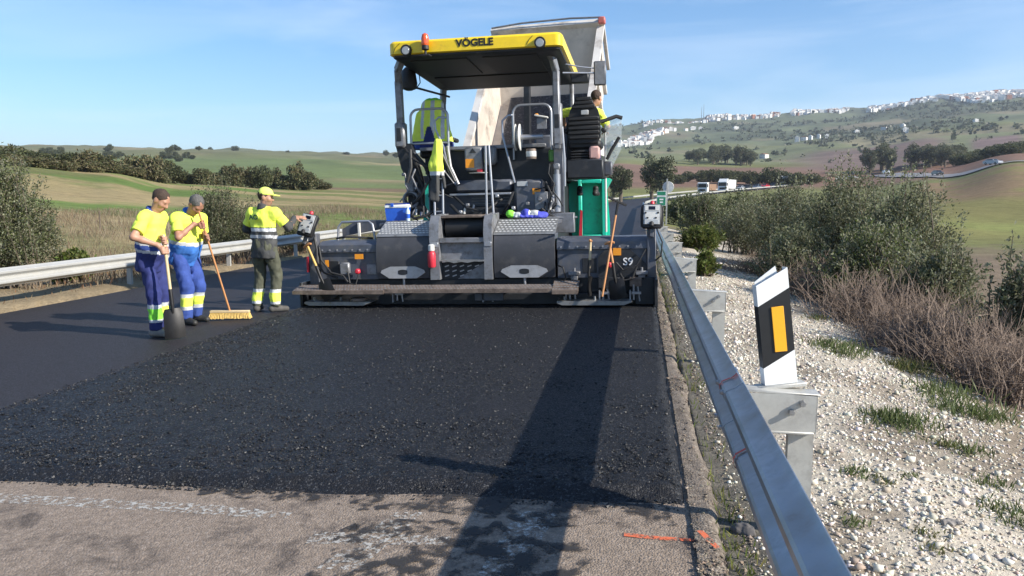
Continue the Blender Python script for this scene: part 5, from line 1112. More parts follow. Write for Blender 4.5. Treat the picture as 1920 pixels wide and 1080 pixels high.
# ------------------------------------------------------------------ loose things on the paver
ib = empty('cool_box', pvw(-1.36, .82, 1.321), (0, TILT, R(3)), 'blue cool box with white lid on the left of the paver', 'cool box')
m_blue = M('blue_plastic', (0.02, 0.10, 0.50), 0.4, 0, .08, 10)
mb = MB(); mb.prism([(-.165, 0), (.165, 0), (.185, .21), (-.185, .21)], 1, -.12, .12); mb.build('tub', m_blue, ib)
mb = MB(); mb.box((0, 0, .235), (.385, .26, .055), None, .012); mb.build('lid', m_white, ib)
mb = MB(); mb.box((0, -.01, .272), (.36, .22, .028), None, .01); mb.build('lid_top', M('navy_plastic', (0.02, 0.04, 0.2), .4), ib)
mb = MB(); mb.box((-.06, -.135, .26), (.05, .012, .06), None, .004); mb.build('latch', m_blue, ib)
wb = empty('water_bottle', pvw(-1.145, .66, 1.30), (0, 0, 0), 'clear water bottle with blue label beside the cool box', 'bottle')
mb = MB(); mb.lathe([(.03, 0), (.035, .01), (.035, .17), (.015, .22), (.015, .24)], (0, 0, 0), 'Z', 12); mb.build('body', M('milky_plastic', (.55, .65, .75), .2), wb)
mb = MB(); mb.lathe([(.036, 0), (.036, .07)], (0, 0, .06), 'Z', 12); mb.build('label_band', m_blue, wb); mb = MB(); mb.lathe([(.017, 0), (.017, .02)], (0, 0, .24), 'Z', 10); mb.build('cap', m_white, wb)
# hi-vis jacket hung over the left seat, jacket on the rail, bundle on the shelf
j = SDF(); j.cap((0, 0, .80), (-.02, .0, .42), .13, .175, .05, (1, 0, 0), 1.55); j.cap((-.02, 0, .42), (-.03, 0, .05), .175, .19, .05, (1, 0, 0), 1.75); j.cap((-.24, .0, .62), (-.34, -.03, .12), .075, .07, .04); j.cap((.22, .0, .62), (.30, -.02, .10), .075, .07, .04)
_w = wrinkle(.05, 11, 3, 2.2, 71); j.wr = lambda P: _w(P) * (0.4 + .9 * (1 - np.clip(P[:, 2], 0, 1))); j.cut((0, 0, .02), (0, 0, -1))
def jm(C):
    m = np.zeros(len(C), int); x, z = C[:, 0], C[:, 2]
    m[(z < .16)] = 1; m[(z < .10) & (np.abs(x) > .2)] = 2; m[(np.abs(x - .03) < .035) & (z > .25)] = 3; m[(np.abs(x + .16) < .03) & (z > .2)] = 3; m[(np.abs(x - .20) < .03) & (z > .2)] = 3; m[(np.abs(x + .03) < .13 - .3 * (z - .1)) & (z < .42)] = 1; m[z > .88] = 4
    return m
jk = link('hi_vis_jacket', j.mesh('hi_vis_jacket', .014, jm), [m_hiv, m_navy, m_royal, m_silver, m_hivg]); jk.location = pvw(-1.05, 2.08, 2.52); tag(jk, 'yellow hi-vis jacket draped over the left seat of the paver', 'jacket')
j = SDF(); j.cap((.03, 0, .98), (.0, 0, .60), .055, .10, .03, (1, 0, 0), 1.2); j.cap((0, 0, .60), (-.05, 0, .05), .085, .06, .04, (1, 0, 0), 1.2); j.cap((.08, 0, .55), (.13, 0, .25), .05, .04, .02)
j.wr = wrinkle(.045, 14, 4, 2.5, 73)
jk = link('hi_vis_trousers', j.mesh('hi_vis_trousers', .011, lambda C: np.where(C[:, 2] > .50, 0, np.where(C[:, 2] > .44, 1, 2))), [m_hiv, m_silver, m_charc]); jk.location = pvw(-.79, 1.22, 1.62); tag(jk, 'yellow and grey work clothes hanging from the ladder rail', 'clothes')
j = SDF(); j.ell((-.24, 0, .06), (.08, .08, .06)); j.ell((-.10, 0, .04), (.09, .08, .05)); j.ell((.02, 0, .07), (.08, .09, .08)); j.ell((.16, 0, .06), (.11, .09, .06)); j.ell((.30, .0, .05), (.09, .08, .06)); j.ell((.05, 0, .02), (.34, .11, .04)); j.cut((0, 0, .0), (0, 0, -1)); j.wr = wrinkle(.03, 9, 9, 9, 75)
jk = link('clothes_bundle', j.mesh('clothes_bundle', .011, lambda C: np.where(C[:, 0] < -.17, 0, np.where(C[:, 0] < -.06, 1, np.where(C[:, 0] < .07, 2, np.where((C[:, 0] < .22) & (C[:, 2] > .05), 3, 2))))), [m_hivg, m_silver, M('violet_blue_cloth', (.06, .07, .42), .8), m_cream]); jk.location = pvw(.78, .72, 1.325); tag(jk, 'bundle of green, blue and white clothes lying on the paver shelf', 'clothes')
# ------------------------------------------------------------------ vegetation
def leaf_mat(name, trans=0.25, rough=0.55):
    m, t, p = mat_nodes(name); L = t.links.new; a = N(t, 'ShaderNodeVertexColor', layer_name='Col'); L(a.outputs['Color'], p.inputs['Base Color']); p.inputs['Roughness'].default_value = rough; p.inputs['Specular IOR Level'].default_value = 0.3
    tl = N(t, 'ShaderNodeBsdfTranslucent'); L(a.outputs['Color'], tl.inputs['Color']); ms = N(t, 'ShaderNodeMixShader'); ms.inputs[0].default_value = trans
    L(p.outputs[0], ms.inputs[1]); L(tl.outputs[0], ms.inputs[2]); L(ms.outputs[0], [n_ for n_ in t.nodes if n_.type == 'OUTPUT_MATERIAL'][0].inputs[0]); return m
m_leaf = leaf_mat('foliage', 0.36); m_dry = leaf_mat('dry_stems', 0.2, 0.8)
m_bark = M('grey_bark', (0.12, 0.095, 0.07), 0.9, 0, 0.3, 12, 0.4, 30); m_twig = M('reddish_twigs', (0.225, 0.168, 0.130), 0.9, 0, 0.25, 12)
def rnd_dirs(n): v = rng.normal(size=(n, 3)); return v / np.linalg.norm(v, axis=1)[:, None]
def leaves(P, D, Nn, ln, wd):
    """rhombic leaves: base P, direction D, normal Nn"""
    S_ = np.cross(D, Nn); S_ /= np.maximum(np.linalg.norm(S_, axis=1)[:, None], 1e-6); n = len(P)
    ln = np.broadcast_to(np.asarray(ln, float).reshape(-1, 1), (n, 1)); wd = np.broadcast_to(np.asarray(wd, float).reshape(-1, 1), (n, 1))
    V = np.stack([P, P + D * ln * .5 + S_ * wd, P + D * ln, P + D * ln * .5 - S_ * wd], 1).reshape(-1, 3)
    return V, np.arange(4 * n).reshape(-1, 4)
def leaf_obj_mesh(name, V, F, C):
    me = np_mesh(name, V, F, False); col_attr(me, np.repeat(C, 4, 0)[:len(me.vertices)]); me.materials.append(m_leaf); return me
def pal(n, cols, w=None, jit=.18):
    cols = np.array(cols); i = rng.choice(len(cols), n, p=w); return cols[i] * (1 + rng.uniform(-jit, jit, (n, 1))) * (1 + rng.uniform(-.06, .06, (n, 3)))
def crown_mesh(name, n, rx, ry, rz, clumps, leaf, cols, flat=.0, low=-2.0):
    """leaf clumps through an uneven crown volume; origin at its centre"""
    cd = rnd_dirs(clumps); cd[:, 2] = np.where(cd[:, 2] < low, -cd[:, 2] * .3, cd[:, 2]); rad = rng.uniform(.25, 1, clumps) ** .6
    cc = cd * rad[:, None] * np.array((rx, ry, rz)) * .80; cr = rng.uniform(.20, .42, clumps) * (rx + ry + rz) / 3
    k = rng.choice(clumps, n, p=cr ** 2 / (cr ** 2).sum()); d = rnd_dirs(n); P = cc[k] + d * (cr[k] * rng.uniform(.45, 1.05, n) ** .5)[:, None]
    D = rnd_dirs(n) * .8 + d * .5 + np.array((0, 0, -flat)); D /= np.linalg.norm(D, axis=1)[:, None]; Nn = rnd_dirs(n)
    V, F = leaves(P, D, Nn, leaf * rng.uniform(.7, 1.3, n), leaf * .32 * rng.uniform(.7, 1.3, n))
    tone = (.75 + .5 * rng.random(clumps))[k][:, None]; return leaf_obj_mesh(name, V, F, pal(n, cols) * tone)
def trunk_mesh(name, h, r, sp, limbs=5):
    mb = MB(); mb.tube([(0, 0, -.3), (.03 * h, .0, h * .35), (.0, .02 * h, h * .7), (.02 * h, 0, h)], [r, r * .8, r * .6, r * .25], 7)
    for i in range(limbs):
        a = 2 * math.pi * (i + random.random() * .5) / limbs; z0 = h * random.uniform(.35, .7); mb.tube([(0, 0, z0), (sp * .5 * math.cos(a), sp * .5 * math.sin(a), z0 + h * .2), (sp * math.cos(a), sp * math.sin(a), z0 + h * .42)], [r * .45, r * .3, r * .1], 5)
    me = mb.mesh(name); me.materials.append(m_bark); return me
OLIVE = ((.155, .162, .085), (.200, .205, .125), (.105, .118, .052), (.245, .245, .165)); GREENB = ((.070, .092, .030), (.095, .120, .040), (.12, .135, .05)); DARKG = ((.065, .075, .034), (.090, .100, .045), (.115, .118, .058)); BROWNG = ((.155, .14, .072), (.11, .118, .052), (.19, .16, .085)); YELG = ((.11, .14, .03), (.08, .11, .025), (.15, .16, .05))
EUC = ((.115, .125, .07), (.155, .155, .09), (.075, .085, .045))
def shrub(px, r, top, wpx, label, cols=OLIVE, stems=120, per=150, leaf=.062, group='olive shrubs', cat='shrub', base=None, up=.75, name='olive_shrub', ratio=.21, depth=1.0):
    """many-stemmed shrub: arching stems with narrow leaves"""
    g = at_dist(px, r); d = pix(px, top); h = math.hypot(d.x, d.y); H_ = (EYE + r * d.z / h - g.z) * 1.06; w = wpx / 1440 * r / 2
    b0 = rng.normal(size=(stems, 2)) * w * .28; az = rng.uniform(0, 2 * math.pi, stems); out = rng.random(stems) ** .7
    ex = np.stack([np.cos(az), np.sin(az) * depth], 1) * (out * w)[:, None]; hh = H_ * (1 - .55 * out ** 2.2) * rng.uniform(.72, 1.03, stems)
    n1_ = int(stems * per * .45); k = rng.integers(0, stems, n1_); t = rng.uniform(.18, 1.05, n1_) ** .8
    bend = t ** 1.5; X1 = np.empty((n1_, 3)); X1[:, :2] = b0[k] * (1 - bend[:, None] * .3) + ex[k] * bend[:, None]; X1[:, 2] = hh[k] * (t * 1.05 - .05 * t * t)
    sp = (.05 + .12 * (1 - t)) * (.5 + w * .35); X1 += rng.normal(size=(n1_, 3)) * sp[:, None] * np.array((1, 1, .8)) * rng.random((n1_, 1))
    sd = np.concatenate([ex[k] * 1.2, hh[k][:, None]], 1); tone1 = (.7 + .6 * rng.random(stems))[k][:, None]
    # rounded leafy clumps under the sprays
    nc = max(14, int(stems * .30)); n2_ = stems * per - n1_; ca = rng.uniform(0, 2 * math.pi, nc); cr_ = rng.random(nc) ** .55; cx_ = np.stack([np.cos(ca) * cr_ * w * .80, np.sin(ca) * cr_ * w * .80 * depth], 1)
    cz_ = H_ * (1 - .62 * cr_ ** 2.0) * rng.uniform(.42, .86, nc); rc = rng.uniform(.16, .30, nc) * min(w, H_ * .7) * 1.15; q = rng.choice(nc, n2_, p=rc ** 2 / (rc ** 2).sum()); dd = rnd_dirs(n2_)
    X2 = np.concatenate([cx_[q], cz_[q][:, None]], 1) + dd * (rc[q] * rng.uniform(.3, 1.08, n2_) ** .5)[:, None] * np.array((1, 1, 1.15)); X2[:, 2] = np.maximum(X2[:, 2], .02)
    X_ = np.vstack([X1, X2]); n = len(X_); sd = np.vstack([sd / np.linalg.norm(sd, axis=1)[:, None], dd * .7 + np.array((0, 0, .5))]); tone = np.vstack([tone1, (.62 + .66 * rng.random(nc))[q][:, None]])
    D = sd * up + rnd_dirs(n) * .75; D /= np.linalg.norm(D, axis=1)[:, None]
    V, F = leaves(X_, D, rnd_dirs(n), leaf * rng.uniform(.6, 1.4, n), leaf * ratio * rng.uniform(.7, 1.3, n))
    root = empty(name, g, (0, 0, 0), label, cat, group)
    link('foliage', leaf_obj_mesh('foliage', V, F, pal(n, cols) * tone), None, root)
    mb = MB()
    for i in range(min(stems, 46)):
        pts = []
        for tt in (0, .35, .7, 1):
            bb_ = tt ** 1.5; pts.append((b0[i, 0] * (1 - .3 * bb_) + ex[i, 0] * bb_, b0[i, 1] * (1 - .3 * bb_) + ex[i, 1] * bb_, hh[i] * tt - .05))
        mb.tube(pts, [.022, .016, .010, .004], 4)
    mb.build('stems', m_bark, root, False); return root
shrub(1405, 27, 372, 130, 'dark olive shrub nearest the road, behind the right guard rail')
shrub(1475, 22, 345, 150, 'grey-green olive shrub standing between the road-side shrub and the tallest one', stems=130)
shrub(1580, 19, 314, 220, 'tallest grey-green olive shrub right of the guard rail', stems=170, per=190)
shrub(1700, 17.5, 322, 175, 'broad olive shrub with a rounded top right of the tallest one', stems=150, per=180)
shrub(1650, 14.8, 425, 210, 'green-tipped olive shrub in front of the tall row', OLIVE + ((.12, .15, .04),), stems=150, per=160)
shrub(1500, 17.5, 432, 150, 'low dark olive shrub at the foot of the row')
shrub(1770, 13.6, 470, 140, 'low olive shrub among the dry twigs on the right', stems=130)
shrub(1965, 11.2, 440, 150, 'olive shrub cut by the right edge of the picture', stems=110)
shrub(1330, 36, 362, 110, 'leafy green bush beyond the guard rail, left of the olive shrubs', GREENB + OLIVE, 90, 130, .09, 'green bushes', name='green_bush', ratio=.25)
shrub(1290, 48, 365, 80, 'small green bush next to the road sign', GREENB + OLIVE, 70, 120, .12, 'green bushes', name='green_bush', ratio=.25)
shrub(1385, 40, 358, 90, 'pale green bush under the queue of vehicles', GREENB + EUC, 70, 120, .10, 'green bushes', name='green_bush', ratio=.25)
shrub(1440, 42, 352, 110, 'mixed green bush right of the queue of vehicles', GREENB + EUC + BROWNG, 70, 120, .10, 'green bushes', name='green_bush', ratio=.25)
shrub(1318, 26, 425, 75, 'yellow-green spiky bush beside the rail', YELG, 80, 90, .14, 'green bushes', name='spiky_bush', ratio=.12)
shrub(1325, 16.5, 470, 42, 'small bright green plant behind the guard rail', YELG, 40, 60, .09, 'green bushes', name='green_plant', ratio=.25)
shrub(1270, 70, 372, 60, 'low green bush far along the guard rail', GREENB, 50, 100, .14, 'green bushes', name='green_bush', ratio=.3)
# left of the road
shrub(8, 19.0, 298, 150, 'large olive bush at the left edge of the picture', OLIVE + ((.10, .12, .04),), 170, 190, .06, 'left roadside bushes')
shrub(-70, 19.0, 330, 130, 'olive bush leaving the picture on the left', OLIVE, 100, 130, .06, 'left roadside bushes')
shrub(410, 26.5, 342, 125, 'rounded grey-green bush behind the broom worker', OLIVE + DARKG, 130, 150, .065, 'left roadside bushes', name='grey_bush', ratio=.2)
shrub(465, 26.5, 372, 75, 'lower part of the bush between the broom worker and the capped worker', OLIVE + DARKG, 60, 110, .065, 'left roadside bushes', name='grey_bush', ratio=.2)
shrub(548, 27, 425, 55, 'low dark bush behind the left rail near the paver', DARKG, 50, 90, .06, 'left roadside bushes', name='low_bush', ratio=.25)
shrub(130, 19.0, 470, 70, 'low bright green weeds behind the left rail', YELG, 50, 60, .09, 'left roadside bushes', name='weeds', ratio=.3)
# dry twiggy brush
def brush(px, r, top, wpx, n, label):
    g = at_dist(px, r); d = pix(px, top); H_ = EYE + r * d.z / math.hypot(d.x, d.y) - g.z; w = wpx / 1440 * r / 2; mb = MB(); root = empty('dry_brush', g, (0, 0, 0), label, 'dry brush', 'dry twiggy brush')
    for i in range(n):
        a = random.uniform(0, 2 * math.pi); q = random.random() ** .6; b = Vector((random.gauss(0, w * .45), random.gauss(0, w * .4), -.03)); h_ = H_ * random.uniform(.45, 1.05) * (1 - .5 * q * q)
        e = b + Vector((math.cos(a) * w * q * .8, math.sin(a) * w * q * .8, h_)); m_ = (b + e) / 2 + Vector((random.gauss(0, .06), random.gauss(0, .06), h_ * .1))
        mb.tube([b, m_, e], [.006, .0045, .002], 3, cap=False)
        for j in range(3):
            s0 = m_.lerp(e, random.random()); mb.tube([s0, s0 + (e - m_) * random.uniform(.25, .6) + Vector((random.gauss(0, .10), random.gauss(0, .10), random.gauss(0, .05)))], [.0035, .0015], 3, cap=False)
    mb.build('twigs', m_twig, root, False)
brush(1555, 15.5, 478, 150, 420, 'pinkish dry twigs in front of the olive shrubs, nearest the gravel'); brush(1640, 13.0, 500, 170, 480, 'dense dry twigs below the tallest olive shrub')
brush(1740, 11.8, 535, 180, 480, 'dry twigs between two low olive shrubs'); brush(1840, 10.6, 560, 190, 460, 'dark dry twigs near the right edge'); brush(1915, 9.4, 600, 150, 380, 'dry twigs cut by the right edge of the picture'); brush(1690, 10.9, 600, 90, 200, 'small reddish dry plant at the foot of the brush')
brush(1420, 19.5, 470, 120, 260, 'dry twigs in the shade beside the low dark shrub')
# grass tufts on the stony verge
def blades(n, spread, h, w, cols, lean=.5, dry=False):
    P = np.zeros((n, 3)); P[:, :2] = rng.normal(size=(n, 2)) * spread; D = rng.normal(size=(n, 3)) * lean; D[:, 2] = 1; D /= np.linalg.norm(D, axis=1)[:, None]; hh = h * rng.uniform(.5, 1.15, n)
    V, F = leaves(P, D, rnd_dirs(n), hh, w); me = leaf_obj_mesh('blades', V, F, pal(n, cols, jit=.25)); return me
GR = ((.105, .135, .045), (.135, .155, .06), (.08, .105, .035)); GD = ((.13, .14, .05), (.17, .15, .07), (.09, .11, .035))
tufts = [(1560, 655, .16, .16, 260, GR), (1590, 668, .13, .13, 200, GR), (1690, 800, .12, .13, 260, GR), (1665, 785, .08, .10, 140, GR), (1715, 700, .16, .16, 260, GD), (1760, 745, .16, .17, 280, GR), (1800, 775, .15, .16, 260, GR), (1850, 790, .12, .12, 200, GR), (1690, 690, .10, .12, 160, GD),
         (1815, 850, .07, .08, 120, GR), (1770, 838, .05, .06, 90, GD), (1860, 910, .07, .06, 100, GR), (1875, 955, .09, .06, 110, GR), (1915, 985, .06, .07, 100, GR), (1600, 890, .05, .06, 80, GR), (1600, 985, .04, .05, 60, GR), (1655, 905, .04, .04, 60, GD), (1735, 1000, .05, .04, 60, GD), (1750, 1035, .04, .04, 50, GD), (1705, 895, .035, .04, 50, GR), (1530, 600, .10, .10, 120, GD), (1450, 560, .12, .12, 120, GD)]
where = ['nearest the dry brush', 'just right of the one nearest the brush', 'in the middle of the gravel', 'left of the tuft in the middle of the gravel', 'beside the dry grass', 'below the fallen branch', 'right of the tuft below the branch', 'near the right edge under the branch', 'thin and dry at the brush foot', 'small, on open gravel', 'tiny, beside the small one', 'low, near the right edge', 'flat, by the right edge', 'cut by the right edge', 'small, behind the rail post', 'low, in the lower gravel', 'tiny, in open gravel', 'tiny, near the bottom', 'tiny, at the bottom', 'tiny, left of centre gravel', 'dry, behind the delineator', 'dry, far along the verge']
for (px_, py_, sp, h, n, c), wr in zip(tufts, where):
    g = ground_hit(px_, py_); o = link('grass_tuft', blades(n, sp, h, .004 + h * .012, c)); o.location = g; tag(o, 'green grass tuft ' + wr, 'grass', 'grass tufts on the verge')
# grass between the pavement edge and the rail: nobody could count it
P = []; 
for i in range(3200):
    y = 2.2 + 22 * random.random() ** 1.6; c = fbm(np.array([y]), np.array([0.0]), .7, 77)[0]
    if random.random() < (c - .30) * 2.2: P.append((.50 + random.gauss(0, .05), y, -.10))
P = np.array(P); n = len(P); D = rng.normal(size=(n, 3)) * .5; D[:, 2] = 1; D /= np.linalg.norm(D, axis=1)[:, None]
V, F = leaves(P, D, rnd_dirs(n), .10 * rng.uniform(.4, 1.3, n), .005); tag(link('verge_weeds', leaf_obj_mesh('verge_weeds', V, F, pal(n, ((.16, .18, .04), (.20, .19, .06), (.11, .14, .035)), jit=.3))), 'thin yellowish weeds along the pavement edge under the rail', 'weeds', kind='stuff')
# dry straw-coloured grass behind the left rail
n = 60000; x = -10.75 - 24 * rng.random(n) ** 1.3; y = 6 + 55 * rng.random(n) ** 1.15; cl = fbm(x, y, 3.0, 81); hgt = np.where(x > -12.6, .30, .36) * (.35 + 1.2 * sstep(.35, .65, cl)) * sstep(-34, -24, x)
k = rng.random(n) < sstep(.22, .5, cl) * .9 + .1; x, y, hgt = x[k], y[k], hgt[k]; n = len(x); P = np.stack([x, y, T(x, y) - .03], 1)
D = rng.normal(size=(n, 3)) * .42; D[:, 2] = 1; D /= np.linalg.norm(D, axis=1)[:, None]
V, F = leaves(P, D, rnd_dirs(n), hgt * rng.uniform(.5, 1.2, n), .008); C_ = pal(n, ((.26, .20, .12), (.21, .155, .10), (.30, .25, .16), (.18, .12, .08)), jit=.2); C_ = np.where((x > -11.9)[:, None] & (rng.random(n) < .5)[:, None], C_ * np.array((.95, .72, .6)), C_)
tag(link('dry_grass', leaf_obj_mesh('dry_grass', V, F, C_)), 'dry straw-coloured grass behind the left guard rail', 'grass', kind='stuff')
# pale crushed stones on the right verge and crumbs on the fresh mat
def stones(n, X_, Y_, Zs, size, cols, name, mat_, squash=.7):
    o8 = np.array(((1, 0, 0), (-1, 0, 0), (0, 1, 0), (0, -1, 0), (0, 0, 1), (0, 0, -1)), float); tri = np.array(((0, 2, 4), (2, 1, 4), (1, 3, 4), (3, 0, 4), (2, 0, 5), (1, 2, 5), (3, 1, 5), (0, 3, 5)))
    Q = rng.normal(size=(n, 4)); Q /= np.linalg.norm(Q, axis=1)[:, None]; w_, a, b, c = Q.T
    Rm = np.stack([1 - 2 * (b * b + c * c), 2 * (a * b - c * w_), 2 * (a * c + b * w_), 2 * (a * b + c * w_), 1 - 2 * (a * a + c * c), 2 * (b * c - a * w_), 2 * (a * c - b * w_), 2 * (b * c + a * w_), 1 - 2 * (a * a + b * b)], 1).reshape(n, 3, 3)
    sh = o8[None] * rng.uniform(.55, 1.15, (n, 6, 1)) + rng.normal(size=(n, 6, 3)) * .12; V = np.einsum('nij,nkj->nki', Rm, sh) * size[:, None, None]; V[:, :, 2] *= squash
    V += np.stack([X_, Y_, Zs + size * .25], 1)[:, None]; F = (tri[None] + 6 * np.arange(n)[:, None, None]).reshape(-1, 3)
    me = np_mesh(name, V.reshape(-1, 3), F, name == 'gravel'); col_attr(me, np.repeat(cols, 6, 0)); me.materials.append(mat_); return link(name, me)
m_stone, t, p = mat_nodes('stones'); a_ = N(t, 'ShaderNodeVertexColor', layer_name='Col'); t.links.new(a_.outputs['Color'], p.inputs['Base Color']); p.inputs['Roughness'].default_value = .9; p.inputs['Specular IOR Level'].default_value = .2
n = 82000; y = 1.5 + 22 * rng.random(n) ** 2.0; x = .55 + 4.6 * rng.random(n) ** 1.1; ed = 3.0 + 1.2 * (fbm(x, y, 2.6, 41) - .5) + .02 * y
k = rng.random(n) < np.where(x < .95, .5, np.clip(1.05 - sstep(ed - .6, ed + .8, x) * .9, .10, 1)); x, y = x[k], y[k]; n = len(x)
sz = np.exp(rng.normal(math.log(.0085), .52, n)).clip(.004, .042) * np.where(x < .95, .7, 1) * (1 + .02 * y)
tag(stones(n, x, y, T(x, y), sz, pal(n, ((.62, .57, .48), (.53, .48, .40), (.70, .66, .58), (.40, .33, .25), (.33, .28, .23)), [.32, .28, .25, .09, .06], .2), 'gravel', m_stone), 'pale crushed stone covering the right verge', 'gravel', kind='stuff')
n = 60000; x = rng.uniform(-5.25, .26, n); y = 4.05 + 8.2 * rng.random(n) ** 2.3; jn = rng.random(n) < .22; x = np.where(jn, -5.22 + .9 * rng.random(n) ** 2, x); y = np.where(jn, 4.1 + 8 * rng.random(n), y)
zz = CF * x + .012; y_edge = 4.16 + .015 * x; zz = zz - .055 * (1 - sstep(-.02, .17, y - y_edge)); dens = fbm(x, y, .7, 95); keepm = (y > y_edge - .14 * rng.random(n) ** 3) & (rng.random(n) < .25 + 1.2 * sstep(.35, .65, dens))
x, y, zz = x[keepm], y[keepm], zz[keepm]; n = len(x)
m_crumb, t, p = mat_nodes('asphalt_crumbs'); a_ = N(t, 'ShaderNodeVertexColor', layer_name='Col'); t.links.new(a_.outputs['Color'], p.inputs['Base Color']); p.inputs['Roughness'].default_value = .55
tag(stones(n, x, y, zz, np.exp(rng.normal(math.log(.0064), .40, n)).clip(.003, .018), pal(n, ((.010, .010, .011), (.020, .020, .021), (.05, .048, .046), (.15, .14, .13)), [.66, .28, .06, 0], .2), 'asphalt_crumbs', m_crumb, .8), 'loose black asphalt crumbs on the fresh mat', 'asphalt crumbs', kind='stuff')
n = 16000; y = 1.8 + 16 * rng.random(n) ** 1.8; x = .29 + .30 * rng.random(n); zz = CF * x - .03 + .035 * (fbm(x, y, .12, 63) - .5); limx = .385 + .09 * (fbm(y, y * 0, .8, 61) - .5) + .05 * (fbm(y, x, .12, 62) - .5); zz = zz - .11 * sstep(0, .12, x - limx); zz = np.maximum(zz, np.where(x > .5, T(x, y), -9)); k = rng.random(n) < .15 + 1.1 * sstep(.40, .65, fbm(x, y, .35, 97)); x, y, zz = x[k], y[k], zz[k]; n = len(x)
tag(stones(n, x, y, zz, np.exp(rng.normal(math.log(.0055), .5, n)).clip(.0025, .022), pal(n, ((.22, .175, .13), (.30, .25, .19), (.05, .045, .042), (.14, .11, .085)), [.35, .25, .2, .2], .25), 'edge_grit', m_stone), 'grit and soil strewn along the pavement edge', 'grit', kind='stuff')
# ------------------------------------------------------------------ trees far and near
crowns = {k_: [crown_mesh('crown', nl, 1, 1, ar, nc, lf, c) for _ in range(nv)] for k_, (nl, ar, nc, lf, c, nv) in dict(
    hedge=(2600, .8, 26, .16, DARKG + BROWNG, 4), oak=(2600, .85, 22, .15, DARKG, 3), euc=(3000, 1.25, 26, .15, EUC, 3), scrub=(420, .7, 12, .30, DARKG + GREENB, 4), brown=(1500, .75, 20, .17, BROWNG, 2)).items()}
trunks = [trunk_mesh('trunk', 1.0, .075, .5) for _ in range(3)]
def tree(kind, px, r, top, wpx, label, group, name='tree', cat='tree', asp=None, hpx=None):
    g = at_dist(px, r); d = pix(px, top); zt = EYE + r * d.z / math.hypot(d.x, d.y); H_ = max(zt - g.z, .012 * r) if hpx is None else hpx / 1440 * r; w = wpx / 1440 * r / 2
    root = empty(name, g, (0, 0, random.uniform(0, 6.28)), label, cat, group); me = random.choice(crowns[kind]); ar = {'hedge': .8, 'oak': .85, 'euc': 1.25, 'scrub': .7, 'brown': .75}[kind]
    c = link('crown', me, None, root); ch = H_ * (.56 if kind != 'euc' else .44); c.location = (0, 0, H_ - ch * .95); c.scale = (w * 1.08, w * 1.08, ch / ar)
    t_ = link('trunk', random.choice(trunks), None, root); hz = H_ - ch * .7; t_.scale = (max(hz, .4),) * 3
    return root
ORD = 'first second third fourth fifth sixth seventh eighth ninth tenth eleventh twelfth thirteenth fourteenth fifteenth sixteenth seventeenth eighteenth nineteenth twentieth'.split() + ['twenty-' + w_ for w_ in 'first second third fourth fifth sixth seventh eighth ninth'.split()]
hedge_top = [(-10, 268), (25, 272), (55, 280), (85, 285), (110, 287), (140, 285), (165, 284), (190, 290), (215, 300), (240, 302), (262, 292), (285, 290), (308, 296), (330, 312), (352, 325), (380, 314), (400, 322), (425, 309), (445, 312), (470, 316), (492, 308), (515, 318), (538, 330), (558, 308), (580, 320), (603, 338)]
for i, (px_, ty) in enumerate(hedge_top):
    r_ = float(np.interp(px_, [0, 200, 340, 600], [106, 112, 122, 128])); kd = random.choice(['hedge', 'hedge', 'brown', 'oak'])
    tree(kd, px_, r_ + random.uniform(-4, 4), ty, (random.uniform(42, 58) if px_ < 335 else random.uniform(30, 46)), ORD[i] + ' bushy tree from the left in the hedge on the left field crest', 'trees in the left field hedge', 'hedge_tree')
for i, px_ in enumerate((12, 48, 78, 125, 178, 205, 250, 300)): tree('brown', px_, float(np.interp(px_, [0, 200, 340], [100, 108, 118])), np.interp(px_, [0, 340], [292, 325]), 50, ORD[i] + ' low brownish bush from the left at the foot of the left hedge', 'low bushes at the hedge foot', 'hedge_bush', 'bush')
for i in range(46):
    px_ = random.choice([random.uniform(82, 122), random.uniform(190, 240), random.uniform(298, 366), random.uniform(298, 366), random.uniform(360, 760)]); r_ = random.uniform(560, 800) if px_ < 370 else random.uniform(780, 1300)
    gy = np.interp(px_, [0, 340, 760], [282, 280, 288]); tree('oak', px_, r_, gy - random.uniform(0, 4) + (5 if px_ > 366 else 0), random.uniform(9, 16), 'tiny dark tree on the left skyline', 'trees on the left skyline', 'skyline_tree', hpx=random.uniform(6, 11))
for px_, r_, ty, w_, lb in ((1238, 165, 286, 62, 'tall eucalyptus above the road sign, right of the paver'), (1222, 172, 292, 40, 'thinner eucalyptus left of the tall one'), (1163, 150, 304, 44, 'eucalyptus partly hidden by the paver'), (1150, 158, 318, 40, 'lower eucalyptus beside the paver')): tree('euc', px_, r_, ty, w_, lb, 'eucalyptus trees near the bend', 'eucalyptus_tree')
for i, (px_, ty, w_) in enumerate(((1268, 326, 34), (1290, 322, 30), (1318, 318, 30), (1338, 316, 34), (1362, 318, 40), (1385, 320, 34), (1408, 322, 34), (1440, 316, 44), (1462, 318, 40), (1490, 322, 40), (1520, 326, 40))): tree('oak', px_, random.uniform(275, 300), ty, w_, ORD[i] + ' round dark bush from the left in the row behind the queue', 'bushes behind the queue', 'round_bush', 'bush')
for i in range(30):
    px_ = random.uniform(1288, 1405); tree('euc', px_, random.uniform(520, 600), 270 + random.uniform(0, 12) + abs(px_ - 1345) * .08, random.uniform(16, 26), 'tree in the grove on the brown field in the middle distance', 'grove in the middle distance', 'grove_tree')
for i in range(26):
    px_ = random.choice([random.uniform(1628, 1665), random.uniform(1682, 1795), random.uniform(1682, 1795), random.uniform(1700, 1790)]); tree('euc', px_, random.uniform(400, 450), 268 + random.uniform(0, 12), random.uniform(22, 36), 'tree in the grove left of the highway', 'grove by the highway', 'grove_tree')
